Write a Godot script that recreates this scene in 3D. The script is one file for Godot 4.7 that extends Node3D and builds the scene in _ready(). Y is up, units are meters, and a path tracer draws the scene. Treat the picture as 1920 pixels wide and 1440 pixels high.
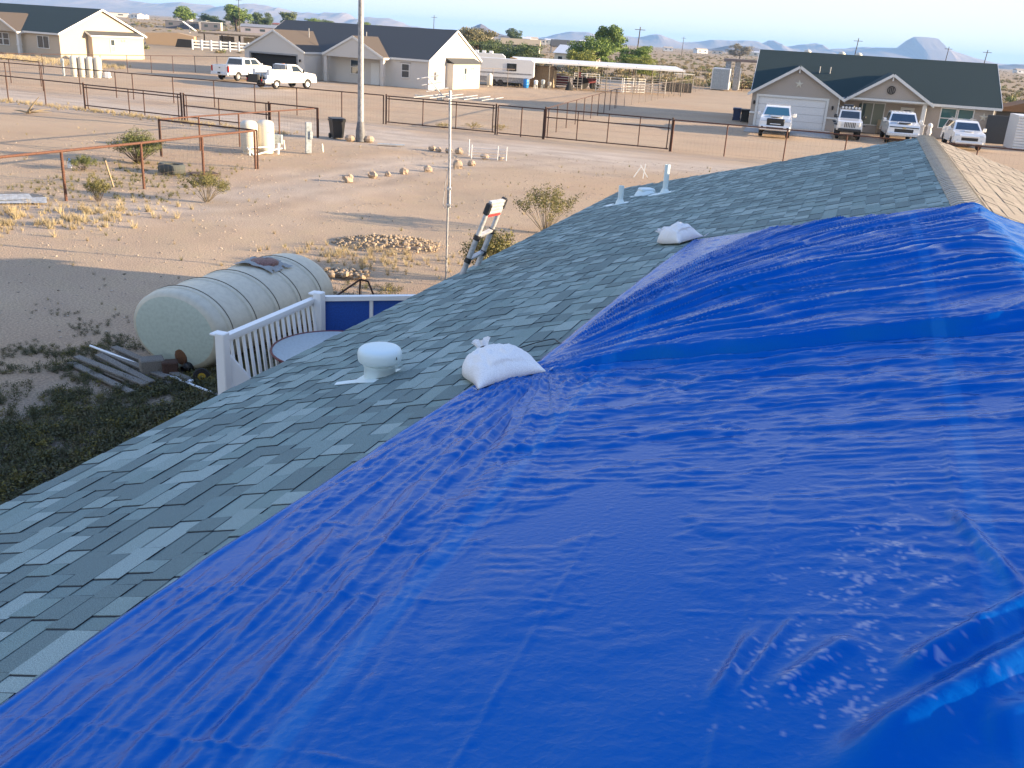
extends Node3D

# ---------------------------------------------------------------- geometry collector
class Geo:
	var v := PackedVector3Array()
	var n := PackedVector3Array()
	var c := PackedColorArray()
	var col := Color(1, 1, 1)
	func tri(a: Vector3, b: Vector3, d: Vector3):           # counter-clockwise seen from outside
		var nn := (b - a).cross(d - a).normalized()
		v.append(a); v.append(d); v.append(b)
		for i in 3:
			n.append(nn); c.append(col)
	func tri_n(a: Vector3, b: Vector3, d: Vector3, na: Vector3, nb: Vector3, nd: Vector3):
		v.append(a); v.append(d); v.append(b)
		n.append(na); n.append(nd); n.append(nb)
		for i in 3: c.append(col)
	func quad(a: Vector3, b: Vector3, d: Vector3, e: Vector3):
		tri(a, b, d); tri(a, d, e)
	func quad_n(a, b, d, e, na, nb, nd, ne):
		tri_n(a, b, d, na, nb, nd); tri_n(a, d, e, na, nd, ne)
	func box(ctr: Vector3, size: Vector3, bs := Basis.IDENTITY):
		var h := size * 0.5
		var p := []
		for i in 8:
			p.append(ctr + bs * Vector3(h.x * (1 if i & 1 else -1), h.y * (1 if i & 2 else -1), h.z * (1 if i & 4 else -1)))
		quad(p[4], p[5], p[7], p[6]); quad(p[1], p[0], p[2], p[3])
		quad(p[5], p[1], p[3], p[7]); quad(p[0], p[4], p[6], p[2])
		quad(p[6], p[7], p[3], p[2]); quad(p[0], p[1], p[5], p[4])
	func span(a: Vector3, b: Vector3):                        # box between two corners
		box((a + b) * 0.5, (b - a).abs())
	func bar(a: Vector3, b: Vector3, w: float, h: float, up := Vector3.UP):   # rectangular bar from a to b
		var z := (b - a)
		var l := z.length()
		z /= l
		if absf(z.dot(up)) > 0.99: up = Vector3.RIGHT
		var x := up.cross(z).normalized()
		box((a + b) * 0.5, Vector3(w, h, l), Basis(x, z.cross(x), z))
	func cbox(ctr: Vector3, size: Vector3, b: float, bs := Basis.IDENTITY):   # box with chamfered edges
		var h := size * 0.5
		var P := func(x: float, y: float, z: float, ax: int) -> Vector3:
			var q := Vector3(x * (h.x - (0.0 if ax == 0 else b)), y * (h.y - (0.0 if ax == 1 else b)), z * (h.z - (0.0 if ax == 2 else b)))
			return ctr + bs * q
		for s in [-1, 1]:
			var f := [P.call(s, -1, -1, 0), P.call(s, 1, -1, 0), P.call(s, 1, 1, 0), P.call(s, -1, 1, 0)]
			if s < 0: f.reverse()
			quad(f[0], f[1], f[2], f[3])
			f = [P.call(-1, s, -1, 1), P.call(-1, s, 1, 1), P.call(1, s, 1, 1), P.call(1, s, -1, 1)]
			if s < 0: f.reverse()
			quad(f[0], f[1], f[2], f[3])
			f = [P.call(-1, -1, s, 2), P.call(1, -1, s, 2), P.call(1, 1, s, 2), P.call(-1, 1, s, 2)]
			if s < 0: f.reverse()
			quad(f[0], f[1], f[2], f[3])
		for s in [-1, 1]:
			for t in [-1, 1]:
				out_quad(ctr, P.call(s, t, -1, 0), P.call(s, t, 1, 0), P.call(s, t, 1, 1), P.call(s, t, -1, 1))
				out_quad(ctr, P.call(s, -1, t, 0), P.call(s, 1, t, 0), P.call(s, 1, t, 2), P.call(s, -1, t, 2))
				out_quad(ctr, P.call(-1, s, t, 1), P.call(1, s, t, 1), P.call(1, s, t, 2), P.call(-1, s, t, 2))
				for r in [-1, 1]:
					out_tri(ctr, P.call(s, t, r, 0), P.call(s, t, r, 1), P.call(s, t, r, 2))
	func out_tri(o: Vector3, a: Vector3, b: Vector3, d: Vector3):
		if (b - a).cross(d - a).dot(a + b + d - o * 3.0) < 0: tri(a, d, b)
		else: tri(a, b, d)
	func out_quad(o: Vector3, a: Vector3, b: Vector3, d: Vector3, e: Vector3):
		if (b - a).cross(d - a).dot(a + d - o * 2.0) < 0: quad(e, d, b, a)
		else: quad(a, b, d, e)
	func tube(a: Vector3, b: Vector3, r0: float, r1 := -1.0, seg := 8, caps := true):
		if r1 < 0: r1 = r0
		var z := (b - a).normalized()
		var x := z.cross(Vector3.UP if absf(z.y) < 0.9 else Vector3.RIGHT).normalized()
		var y := z.cross(x)
		for i in seg:
			var p := TAU * i / seg
			var q := TAU * (i + 1) / seg
			var d0 := x * cos(p) + y * sin(p)
			var d1 := x * cos(q) + y * sin(q)
			quad_n(a + d0 * r0, a + d1 * r0, b + d1 * r1, b + d0 * r1, d0, d1, d1, d0)
			if caps:
				tri(a, a + d1 * r0, a + d0 * r0); tri(b, b + d0 * r1, b + d1 * r1)
	func path(pts: Array, r: float, seg := 6):
		for i in pts.size() - 1: tube(pts[i], pts[i + 1], r, r, seg)
	func lathe(xf: Transform3D, prof: Array, seg := 24, sx := 1.0, sz := 1.0):   # profile of Vector2(radius, height) from bottom to top
		var np := prof.size()
		for k in np - 1:
			var a: Vector2 = prof[k]
			var b: Vector2 = prof[k + 1]
			var t0: Vector2 = (b - a) if k == 0 or prof[k - 1].distance_to(a) < 1e-4 else (b - a).normalized() + (a - prof[k - 1]).normalized()
			var t1: Vector2 = (b - a) if k == np - 2 or b.distance_to(prof[k + 2]) < 1e-4 else (b - a).normalized() + (prof[k + 2] - b).normalized()
			if k > 0 and (b - a).normalized().dot((a - prof[k - 1]).normalized()) < 0.6: t0 = b - a
			if k < np - 2 and (b - a).normalized().dot((prof[k + 2] - b).normalized()) < 0.6: t1 = b - a
			for i in seg:
				var q := []
				var m := []
				for j in [i, i + 1]:
					var p: float = TAU * j / seg
					var d := Vector3(cos(p) * sx, 0, -sin(p) * sz)
					q.append(xf * (d * a.x + Vector3(0, a.y, 0))); q.append(xf * (d * b.x + Vector3(0, b.y, 0)))
					var dn := Vector3(cos(p) / sx, 0, -sin(p) / sz)
					m.append((xf.basis * (dn * t0.y + Vector3(0, -t0.x, 0))).normalized()); m.append((xf.basis * (dn * t1.y + Vector3(0, -t1.x, 0))).normalized())
				if a.x > 1e-5: tri_n(q[0], q[2], q[3], m[0], m[2], m[3])
				if b.x > 1e-5: tri_n(q[0], q[3], q[1], m[0], m[3], m[1])
	func prism(poly: PackedVector2Array, z0: float, z1: float, xf := Transform3D.IDENTITY, k0 := 0.0, y0 := 0.0):   # polygon in x, y pushed along z; sides lean in by k0 per metre above y0
		if Geometry2D.is_polygon_clockwise(poly): poly.reverse()
		var t := Geometry2D.triangulate_polygon(poly)
		var A := []
		var B := []
		for p in poly:
			var k: float = k0 * (p.y - y0)
			A.append(xf * Vector3(p.x, p.y, z0 + k)); B.append(xf * Vector3(p.x, p.y, z1 - k))
		var flip := false
		if t.size() >= 3:
			var e := (poly[t[1]] - poly[t[0]]).cross(poly[t[2]] - poly[t[0]])
			flip = e < 0
		for i in range(0, t.size(), 3):
			var i1: int = t[i + 2] if flip else t[i + 1]
			var i2: int = t[i + 1] if flip else t[i + 2]
			tri(B[t[i]], B[i1], B[i2]); tri(A[t[i]], A[i2], A[i1])
		for i in poly.size():
			var j := (i + 1) % poly.size()
			quad(A[i], A[j], B[j], B[i])
	func ball(ctr: Vector3, r: Vector3, noise: FastNoiseLite = null, amp := 0.0, seg := 10, bs := Basis.IDENTITY, flat := false):
		var P := func(i: int, j: int) -> Vector3:
			var th := PI * j / (seg / 2) - PI / 2
			var ph := TAU * (i % seg) / seg
			var d := Vector3(cos(th) * cos(ph), sin(th), cos(th) * sin(ph))
			var k := 1.0
			if noise: k += amp * noise.get_noise_3dv(d * 1.3 + ctr * 7.0)
			return ctr + bs * (d * r * k)
		for j in seg / 2:
			for i in seg:
				var a: Vector3 = P.call(i, j); var b: Vector3 = P.call(i + 1, j); var d: Vector3 = P.call(i + 1, j + 1); var e: Vector3 = P.call(i, j + 1)
				if flat:
					if j > 0: tri(a, d, b)
					if j < seg / 2 - 1: tri(a, e, d)
				else:
					var f := func(p: Vector3) -> Vector3: return (bs * ((bs.inverse() * (p - ctr)) / (r * r))).normalized()
					if j > 0: tri_n(a, d, b, f.call(a), f.call(d), f.call(b))
					if j < seg / 2 - 1: tri_n(a, e, d, f.call(a), f.call(e), f.call(d))
	func mesh() -> ArrayMesh:
		var a := []
		a.resize(Mesh.ARRAY_MAX)
		a[Mesh.ARRAY_VERTEX] = v; a[Mesh.ARRAY_NORMAL] = n; a[Mesh.ARRAY_COLOR] = c
		var m := ArrayMesh.new()
		m.add_surface_from_arrays(Mesh.PRIMITIVE_TRIANGLES, a)
		return m

# ---------------------------------------------------------------- naming
var used := {}
func numbered(called: String) -> String:
	used[called] = used.get(called, -1) + 1
	return called if used[called] == 0 else "%s_%03d" % [called, used[called]]

func tag(o: Node3D, label: String, category := "", group := "", kind := "") -> Node3D:
	if label: o.set_meta("label", label)
	if category: o.set_meta("category", category)
	if group: o.set_meta("group", group)
	if kind: o.set_meta("kind", kind)
	return o

func thing(called: String, label: String, category: String, at := Vector3.ZERO, turn := 0.0, group := "") -> Node3D:
	var o := Node3D.new()
	o.name = numbered(called)
	add_child(o, true)
	o.position = at; o.rotation.y = turn
	tag(o, label, category, group)
	return o

func obj(called: String, g, m: Material, parent: Node3D = null) -> MeshInstance3D:
	var o := MeshInstance3D.new()
	o.mesh = g.mesh() if g is Geo else g
	o.material_override = m
	if parent == null:
		o.name = numbered(called)
		add_child(o, true)
	else:
		o.name = called
		parent.add_child(o, true)
	return o

func dup(root: Node3D, at: Vector3, turn: float, label: String, group := "") -> Node3D:
	var r: Node3D = root.duplicate()
	r.name = numbered(String(root.name).rstrip("0123456789").rstrip("_"))
	add_child(r, true)
	r.position = at; r.rotation.y = turn
	tag(r, label, "", group)
	return r

# ---------------------------------------------------------------- materials
var mats := {}
var tex := {}
func noise_tex(key: String, seed_: int, freq: float, lo: float, hi: float, octaves := 4, type := FastNoiseLite.TYPE_SIMPLEX_SMOOTH, size := 512, gain := 0.5) -> ImageTexture:
	if tex.has(key): return tex[key]
	var f := FastNoiseLite.new()
	f.seed = seed_; f.frequency = freq; f.noise_type = type; f.fractal_octaves = octaves; f.fractal_gain = gain
	var im := f.get_seamless_image(size, size)
	im.convert(Image.FORMAT_RGB8)
	var d := im.get_data()
	var lut := PackedByteArray()
	for i in 256: lut.append(int(255.0 * clampf(lo + (hi - lo) * i / 255.0, 0, 1)))
	for i in d.size(): d[i] = lut[d[i]]
	tex[key] = ImageTexture.create_from_image(Image.create_from_data(size, size, false, Image.FORMAT_RGB8, d))
	return tex[key]

func bump_tex(key: String, seed_: int, freq: float, strength: float, octaves := 4, size := 512, stretch := false) -> ImageTexture:
	if tex.has(key): return tex[key]
	var f := FastNoiseLite.new()
	f.seed = seed_; f.frequency = freq; f.fractal_octaves = octaves
	if stretch:
		f.noise_type = FastNoiseLite.TYPE_CELLULAR; f.cellular_return_type = FastNoiseLite.RETURN_DISTANCE2_SUB; f.fractal_type = FastNoiseLite.FRACTAL_FBM; f.fractal_octaves = 2
		f.domain_warp_enabled = true; f.domain_warp_amplitude = 18.0; f.domain_warp_frequency = .02
	var im := f.get_seamless_image(size, size)
	im.convert(Image.FORMAT_RGBA8)
	im.bump_map_to_normal_map(strength)
	tex[key] = ImageTexture.create_from_image(im)
	return tex[key]

func lin(r: float, g: float, b: float) -> Color:
	return Color(r, g, b).linear_to_srgb()

func mat(key: String, r := 0.5, g := 0.5, b := 0.5, rough := 0.8, grain := "", scale := 1.0, metal := 0.0, vcol := false) -> StandardMaterial3D:
	if mats.has(key): return mats[key]
	var m := StandardMaterial3D.new()
	m.albedo_color = lin(r, g, b)
	m.roughness = rough
	m.metallic = metal
	m.vertex_color_use_as_albedo = vcol
	if grain:
		m.albedo_texture = tex[grain]
		m.uv1_triplanar = true
		m.uv1_world_triplanar = true
		m.uv1_scale = Vector3.ONE * scale
	mats[key] = m
	return m

func bumped(m: StandardMaterial3D, t: String, s := 1.0) -> StandardMaterial3D:
	m.normal_enabled = true
	m.normal_texture = tex[t]
	m.normal_scale = s
	return m

var rng := RandomNumberGenerator.new()
func rr(a: float, b: float) -> float: return rng.randf_range(a, b)

# ---------------------------------------------------------------- our roof: u runs along the ridge away from the camera, v down the shaded slope
const RD := Vector3(0.32715, 0, -0.94497)
const RN := Vector3(-0.94497, 0, -0.32715)
const RIDGE_H := 4.075
const RIDGE_L := -1.05
var cp := cos(deg_to_rad(15.475))
var sp := sin(deg_to_rad(15.475))
func roof_n(v: float) -> Vector3:
	return (RN * sp * (1.0 if v >= 0 else -1.0) + Vector3.UP * cp).normalized()
func roof_p(u: float, v: float, h := 0.0) -> Vector3:
	return RD * u + RN * (RIDGE_L + v * cp) + Vector3.UP * (RIDGE_H - absf(v) * sp) + roof_n(v) * h
func down_dir(side: float) -> Vector3:
	return (RN * cp * side - Vector3.UP * sp).normalized()

func _ready():
	rng.seed = 77
	# camera
	var cam := Camera3D.new()
	cam.name = "camera"
	cam.fov = 44.73
	cam.near = 0.05
	cam.far = 30000
	add_child(cam)
	cam.position = Vector3(0, 5.3, 0)
	cam.basis = Basis(Vector3.RIGHT, deg_to_rad(-20.368)) * Basis(Vector3.BACK, deg_to_rad(3.6))
	cam.current = true
	# sky and air
	var sm := ProceduralSkyMaterial.new()
	sm.sky_top_color = Color(0.25, 0.46, 0.74)
	sm.sky_horizon_color = Color(0.715, 0.72, 0.695)
	sm.sky_curve = 0.8
	sm.sky_energy_multiplier = 0.80
	sm.ground_bottom_color = Color(0.45, 0.38, 0.3)
	sm.ground_horizon_color = Color(0.6, 0.6, 0.57)
	var sky := Sky.new()
	sky.sky_material = sm
	var env := Environment.new()
	env.background_mode = Environment.BG_SKY
	env.sky = sky
	env.tonemap_mode = Environment.TONE_MAPPER_LINEAR
	env.tonemap_exposure = 4.15
	env.sdfgi_enabled = true
	env.ssao_enabled = true
	env.ssil_enabled = true
	env.fog_enabled = true
	env.fog_density = 0.00009
	env.fog_light_color = Color(0.50, 0.68, 0.90)
	var we := WorldEnvironment.new()
	we.name = "world_environment"
	we.environment = env
	add_child(we)
	# low morning sun from the right
	var sun := DirectionalLight3D.new()
	sun.name = "sun"
	sun.light_color = Color(1.0, 0.89, 0.74)
	sun.light_energy = 1.4
	sun.light_angular_distance = 0.5
	sun.shadow_enabled = true
	add_child(sun)
	var el := deg_to_rad(11.3)
	var az := deg_to_rad(-83.0)                      # the way the shadows fall
	sun.look_at_from_position(Vector3.ZERO, Vector3(sin(az) * cos(el), -sin(el), -cos(az) * cos(el)), Vector3.UP)

	make_textures()
	build_ground()
	build_mountains()
	build_own_house()
	build_neighbour_houses()
	build_tarp()
	build_roof_items()
	build_yard()
	build_fences()
	build_vehicles()
	build_far_yard()
	build_plants()
	build_far_town()

func make_textures():
	noise_tex("granule", 3, 0.35, 0.40, 1.35, 2)
	noise_tex("mottle", 5, 0.012, 0.72, 1.12, 5)
	noise_tex("tank", 6, 0.02, 0.91, 1.05, 4)
	noise_tex("fine", 8, 0.08, 0.8, 1.08, 4)
	noise_tex("soil", 12, 0.05, 0.66, 1.16, 6, FastNoiseLite.TYPE_SIMPLEX_SMOOTH, 1024, 0.72)
	noise_tex("rust", 21, 0.03, 0.35, 1.25, 5)
	bump_tex("soil_n", 13, 0.06, 6.0, 5, 1024)
	bump_tex("crinkle", 31, 0.026, 9.0, 1, 1024, true)
	bump_tex("grain_n", 41, 0.3, 3.0, 2)
	mat("stucco_white", .60, .575, .54, .9, "fine", .8); bumped(mats.stucco_white, "grain_n", .4)
	mat("stucco_beige", .52, .44, .345, .9, "fine", .8); bumped(mats.stucco_beige, "grain_n", .4)
	mat("stucco_taupe", .42, .37, .325, .9, "fine", .8); bumped(mats.stucco_taupe, "grain_n", .4)
	mat("trim_white", .72, .72, .70, .6, "fine", .5)
	mat("vinyl", .72, .75, .76, .4)
	mat("paint_white", .72, .72, .71, .22); mats.paint_white.clearcoat_enabled = true; mats.paint_white.clearcoat = .6; mats.paint_white.clearcoat_roughness = .08
	mat("paint_dark", .015, .016, .018, .35)
	mat("glass_dark", .012, .018, .024, .05); mats.glass_dark.metallic_specular = .8
	mat("window_glass", .03, .045, .055, .06); mats.window_glass.metallic_specular = .8
	mat("blind", .30, .30, .27, .25)
	mat("rubber", .018, .018, .019, .85, "fine", 2.0)
	mat("chrome", .6, .6, .62, .2, "", 1, 1.0)
	mat("alloy", .5, .5, .52, .35, "fine", 3, .9)
	mat("galvanised", .52, .53, .54, .45, "mottle", 2.0, .35)
	mat("sheet_metal", .40, .43, .45, .45, "mottle", 1.0, .3)
	mat("grey_steel", .30, .31, .33, .55, "mottle", .8, .2)
	mat("rust_pipe", .165, .072, .045, .85, "rust", 2.0)
	mat("rust_dark", .10, .05, .035, .85, "rust", 2.0)
	mat("wire", .20, .17, .15, .7, "", 1, .4)
	mat("black_plastic", .018, .019, .021, .5, "fine", 1.5)
	mat("poly_tank", .50, .48, .385, .42, "tank", .8)
	mat("cream_tank", .62, .59, .50, .45, "fine", .8)
	mat("concrete", .36, .34, .31, .9, "mottle", .7); bumped(mats.concrete, "grain_n", .4)
	mat("wood_grey", .26, .24, .21, .85, "rust", 3.0)
	mat("wood_pale", .44, .34, .21, .8, "rust", 3.0)
	mat("bark", .09, .065, .045, .9, "rust", 2.0)
	mat("rock", .46, .36, .27, .95, "soil", 1.2); bumped(mats.rock, "soil_n", 1.0)
	mat("blue_panel", .010, .085, .42, .5, "fine", .9)
	mat("blue_drum", .02, .20, .55, .4)
	mat("red_paint", .45, .03, .02, .4)
	mat("headlight", .55, .58, .6, .08)
	mat("taillight", .40, .015, .012, .2)
	mat("roof_charcoal", .075, .080, .084, .95, "soil", .22)
	mat("roof_green", .013, .038, .042, .95, "soil", .22)
	mat("roof_brown", .10, .08, .065, .95, "soil", .22)
	mat("dark_inside", .02, .02, .022, .9)
	mat("white_metal", .70, .71, .72, .45, "fine", .4)
	mat("tan_wood", .40, .27, .13, .8, "rust", 1.0)
	mat("sack", .86, .86, .86, .75, "fine", 3.0); bumped(mats.sack, "grain_n", .5)

# ---------------------------------------------------------------- ground and hills
var gn := FastNoiseLite.new()
func seg_d(p: Vector2, pts: Array) -> float:
	var best := 1e9
	for i in pts.size() - 1:
		best = minf(best, p.distance_to(Geometry2D.get_closest_point_to_segment(p, pts[i], pts[i + 1])))
	return best
const ROAD1 := [Vector2(-60, -73), Vector2(-30, -59.5), Vector2(-14, -53.2), Vector2(0, -48), Vector2(14, -43.5), Vector2(45, -34)]
const ROAD2 := [Vector2(2, -46), Vector2(-4.5, -40.5), Vector2(-7.5, -33.5), Vector2(-9.5, -28.5), Vector2(-15, -24.5), Vector2(-24, -21)]
const ROAD3 := [Vector2(-28, -60), Vector2(-24, -72), Vector2(-22, -90)]
func ground_h(x: float, z: float) -> float:
	var h := gn.get_noise_2d(x * 2.2, z * 2.2) * 0.05 + gn.get_noise_2d(x * 9.0 + 50, z * 9.0) * 0.016
	var d := Vector2(x, z).length()
	h -= 0.012
	if d > 170: h += gn.get_noise_2d(x * 0.1, z * 0.1) * minf((d - 170) * 0.002, 2.0)
	return h
func ground_col(x: float, z: float) -> Color:
	var p := Vector2(x, z)
	var w := gn.get_noise_2d(x * 3.0 + 300, z * 3.0)
	var w2 := gn.get_noise_2d(x * 14.0, z * 14.0 + 90)
	var c := Color(.40, .295, .205)
	var red := clampf(gn.get_noise_2d(x * 0.9 + 80, z * 0.9 + 20) * 1.6 + .25, 0, 1)
	c = c.lerp(Color(.40, .26, .16), red * .55)
	var g := clampf(1.25 - seg_d(p, ROAD1) / 4.6 + w * .5, 0, 1)
	g = maxf(g, clampf(1.1 - seg_d(p, ROAD2) / 3.2 + w * .6, 0, 1) * .75)
	g = maxf(g, clampf(1.2 - seg_d(p, ROAD3) / 4.5 + w * .5, 0, 1) * .7)
	c = c.lerp(Color(.40, .335, .28), g)
	var scrub := clampf((w2 + .15) * 1.5, 0, 1) * (1.0 - g)
	c = c.lerp(Color(.27, .215, .13), scrub * .35)
	if z < -118:
		var t := clampf((-z - 118) / 50.0, 0, 1)
		c = c.lerp(Color(.27, .205, .135), t * .8)
	# weedy soil beside the house, its shade painted in as darker brown
	var wd := clampf(1.0 - (p - Vector2(-5.9, -11.2)).length() / 4.6 + w * .7, 0, 1)
	c = c.lerp(Color(.17, .15, .125), wd * .7)
	var k := 1.0 + w2 * .18 + w * .12
	for rd in [ROAD1, ROAD2, ROAD3]:
		var rdist := seg_d(p, rd) + w * .5
		if rdist < 4.0: k += .11 * exp(-pow((rdist - .9) / .28, 2.0)) - .10 * exp(-pow((rdist - 1.5) / .3, 2.0)) + .07 * exp(-pow((rdist - 2.6) / .3, 2.0))
	return Color(c.r * k * 1.22, c.g * k * 1.22, c.b * k * 1.19)

func build_ground():
	gn.seed = 11; gn.frequency = 0.06; gn.fractal_octaves = 4
	var xs := PackedFloat32Array()
	var zs := PackedFloat32Array()
	for i in 231:
		var t := (i - 115) / 115.0
		xs.append(-8.0 + signf(t) * (absf(t) * 34.0 + pow(absf(t), 7.0) * 16000.0))
	var z := 60.0
	for i in 40: zs.append(60.0 - i * 1.6)
	z = -4.0
	while z > -14000:
		zs.append(z)
		z -= maxf(0.3, (-z - 40) * 0.011)
	var nx := xs.size()
	var nz := zs.size()
	var v := PackedVector3Array()
	var c := PackedColorArray()
	var idx := PackedInt32Array()
	for j in nz:
		for i in nx:
			v.append(Vector3(xs[i], ground_h(xs[i], zs[j]), zs[j]))
			c.append(ground_col(xs[i], zs[j]))
	for j in nz - 1:
		for i in nx - 1:
			var a := j * nx + i
			idx.append_array([a, a + nx, a + 1, a + 1, a + nx, a + nx + 1])
	var arr := []
	arr.resize(Mesh.ARRAY_MAX)
	arr[Mesh.ARRAY_VERTEX] = v; arr[Mesh.ARRAY_COLOR] = c; arr[Mesh.ARRAY_INDEX] = idx
	var am := ArrayMesh.new()
	am.add_surface_from_arrays(Mesh.PRIMITIVE_TRIANGLES, arr)
	var st := SurfaceTool.new()
	st.create_from(am, 0)
	st.generate_normals()
	var m := mat("ground", 1, 1, 1, .95, "soil", .33, 0, true)
	bumped(m, "soil_n", .9)
	tag(obj("ground", st.commit(), m), "sandy desert ground with gravel tracks between the houses", "ground", "", "structure")
	# loose stones lying on the dirt
	var g := Geo.new()
	g.ball(Vector3.ZERO, Vector3(1, .65, .8), gn, 1.2, 6, Basis.IDENTITY, true)
	var mm := MultiMesh.new()
	mm.transform_format = MultiMesh.TRANSFORM_3D
	mm.use_colors = true
	mm.mesh = g.mesh()
	mm.instance_count = 15000
	for i in 15000:
		var d := 13.0 + 34.0 * sqrt(rng.randf())
		var a := deg_to_rad(rr(-34, 22))
		var x := sin(a) * d
		var zz := -cos(a) * d
		var s := 0.008 + 0.024 * pow(rng.randf(), 4.0)
		mm.set_instance_transform(i, Transform3D(Basis(Vector3.UP, rr(0, TAU)).scaled(Vector3.ONE * s), Vector3(x, ground_h(x, zz) + s * .15, zz)))
		var k := rr(.6, 1.4)
		mm.set_instance_color(i, Color(.33 * k, .28 * k, .225 * k))
	var mi := MultiMeshInstance3D.new()
	mi.name = "pebbles"
	mi.multimesh = mm
	mi.material_override = mat("pebble", 1, 1, 1, .95, "", 1, 0, true)
	add_child(mi)
	tag(mi, "loose pebbles scattered over the dirt yard", "pebbles", "", "stuff")

func ridge(called: String, label: String, dist: float, depth: float, keys: Array, seed_: int, rough: float, colour: Color):
	# keys: pairs of (metres across at that distance, metres high); a range of hills with its own depth
	var n := FastNoiseLite.new()
	n.seed = seed_; n.frequency = 1.0; n.fractal_octaves = 5; n.fractal_type = FastNoiseLite.FRACTAL_RIDGED
	var g := Geo.new()
	g.col = colour
	var x0: float = keys[0][0]
	var x1: float = keys[-1][0]
	var nx := int((x1 - x0) / (dist * 0.0035))
	var nz := 14
	var P := []
	for j in nz + 1:
		var row := []
		var t := float(j) / nz
		for i in nx + 1:
			var x := lerpf(x0, x1, float(i) / nx)
			var x_at := x - .0219 * dist
			var h := 0.0
			for k in keys.size() - 1:
				if x >= keys[k][0] and x <= keys[k + 1][0]:
					var s: float = (x - keys[k][0]) / (keys[k + 1][0] - keys[k][0])
					h = lerpf(keys[k][1], keys[k + 1][1], s * s * (3 - 2 * s) * .5 + s * .5)
			var prof := 1.0 - absf(t - .5) * 2.0
			prof = pow(prof, .8)
			var q := n.get_noise_2d(x / dist * 16.0, t * depth / dist * 16.0)
			h = h * prof * (1.0 + rough * (q + .25) * (1.0 if absf(t - .5) > .02 else .35)) - 3.0
			row.append(Vector3(x_at, h, -dist + depth * (.5 - t)))
		P.append(row)
	for j in nz:
		for i in nx: g.quad(P[j][i], P[j][i + 1], P[j + 1][i + 1], P[j + 1][i])
	tag(obj(called, g, mat("hill", 1, 1, 1, .95, "", 1, 0, true)), label, "hills", "", "structure")

func build_mountains():
	var far := Color(.25, .20, .17)
	ridge("mountain_range", "long jagged blue mountain range along the left horizon", 7200, 1600, [[-6000, 150], [-5200, 120], [-4700, 140], [-4200, 95], [-3700, 118], [-3350, 80], [-2900, 95], [-2600, 70], [-2307, 92], [-2115, 76], [-1932, 112], [-1763, 100], [-1660, 94], [-1585, 80], [-1400, 74], [-1304, 90], [-1203, 92], [-1130, 56], [-1041, 78], [-922, 74], [-820, 60], [-740, 34], [-500, 22], [-250, 12], [-100, 3]], 4, .3, far)
	ridge("mountain_range", "low blue mountain ridge between the trees and the middle horizon", 7400, 1200, [[150, 3], [240, 18], [330, 46], [436, 66], [575, 70], [640, 40], [720, 38], [828, 62], [920, 54], [1069, 86], [1160, 64], [1243, 42], [1340, 46], [1473, 70], [1620, 74], [1798, 84], [1860, 66], [1928, 96], [1990, 64], [2050, 58], [2160, 78], [2253, 94], [2325, 58], [2480, 68], [2620, 88], [2800, 70], [3400, 40], [4300, 10]], 9, .22, far)
	ridge("mesa", "flat topped blue mesa on the right horizon", 7000, 900, [[2200, 4], [2430, 62], [2550, 88], [2715, 94], [2748, 112], [2772, 160], [2800, 172], [2900, 174], [2975, 170], [2995, 140], [3020, 120], [3112, 90], [3260, 58], [3420, 30], [3900, 22], [4400, 10]], 14, .06, far)
	ridge("dark_hill", "small dark pointed hill behind the middle house", 3600, 300, [[-420, 3], [-350, 20], [-280, 16], [-210, 20], [-175, 16], [-114, 44], [-75, 26], [-40, 14], [40, 3]], 17, .15, Color(.10, .08, .08))
	ridge("dark_hill", "low dark double hill left of the taupe house", 3800, 300, [[700, 3], [760, 10], [825, 24], [850, 18], [885, 28], [930, 24], [985, 10], [1100, 3]], 19, .15, Color(.11, .09, .08))
	ridge("dark_hill", "low blue grey hill at the far right edge of the horizon", 4600, 500, [[2180, 3], [2260, 16], [2330, 26], [2600, 34], [2900, 30], [3200, 10]], 23, .2, Color(.13, .11, .1))

# ---------------------------------------------------------------- the house we stand on
var house: Node3D
func tab_mesh(w: float, tone: Color, lip: bool, lift: float) -> ArrayMesh:
	# one shingle tab in its own axes: x along the course, y off the roof, z down the slope (z = 0 at its butt)
	var g := Geo.new()
	var e := 0.155
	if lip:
		g.col = Color(.025, .035, .04)  # dark granule band, plus shade at the tooth sides put into its colour
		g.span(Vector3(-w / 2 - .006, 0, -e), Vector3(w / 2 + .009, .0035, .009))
	g.col = tone
	var y0 := 0.0036 if lip else 0.0005
	g.quad(Vector3(-w / 2, y0 + lift, 0), Vector3(w / 2, y0 + lift, 0), Vector3(w / 2, y0 + .001, -e), Vector3(-w / 2, y0 + .001, -e))
	g.quad(Vector3(-w / 2, 0, 0), Vector3(w / 2, 0, 0), Vector3(w / 2, y0 + lift, 0), Vector3(-w / 2, y0 + lift, 0))
	g.quad(Vector3(w / 2, 0, 0), Vector3(w / 2, 0, -e), Vector3(w / 2, y0 + .001, -e), Vector3(w / 2, y0 + lift, 0))
	g.quad(Vector3(-w / 2, 0, -e), Vector3(-w / 2, 0, 0), Vector3(-w / 2, y0 + lift, 0), Vector3(-w / 2, y0 + .001, -e))
	return g.mesh()

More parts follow.
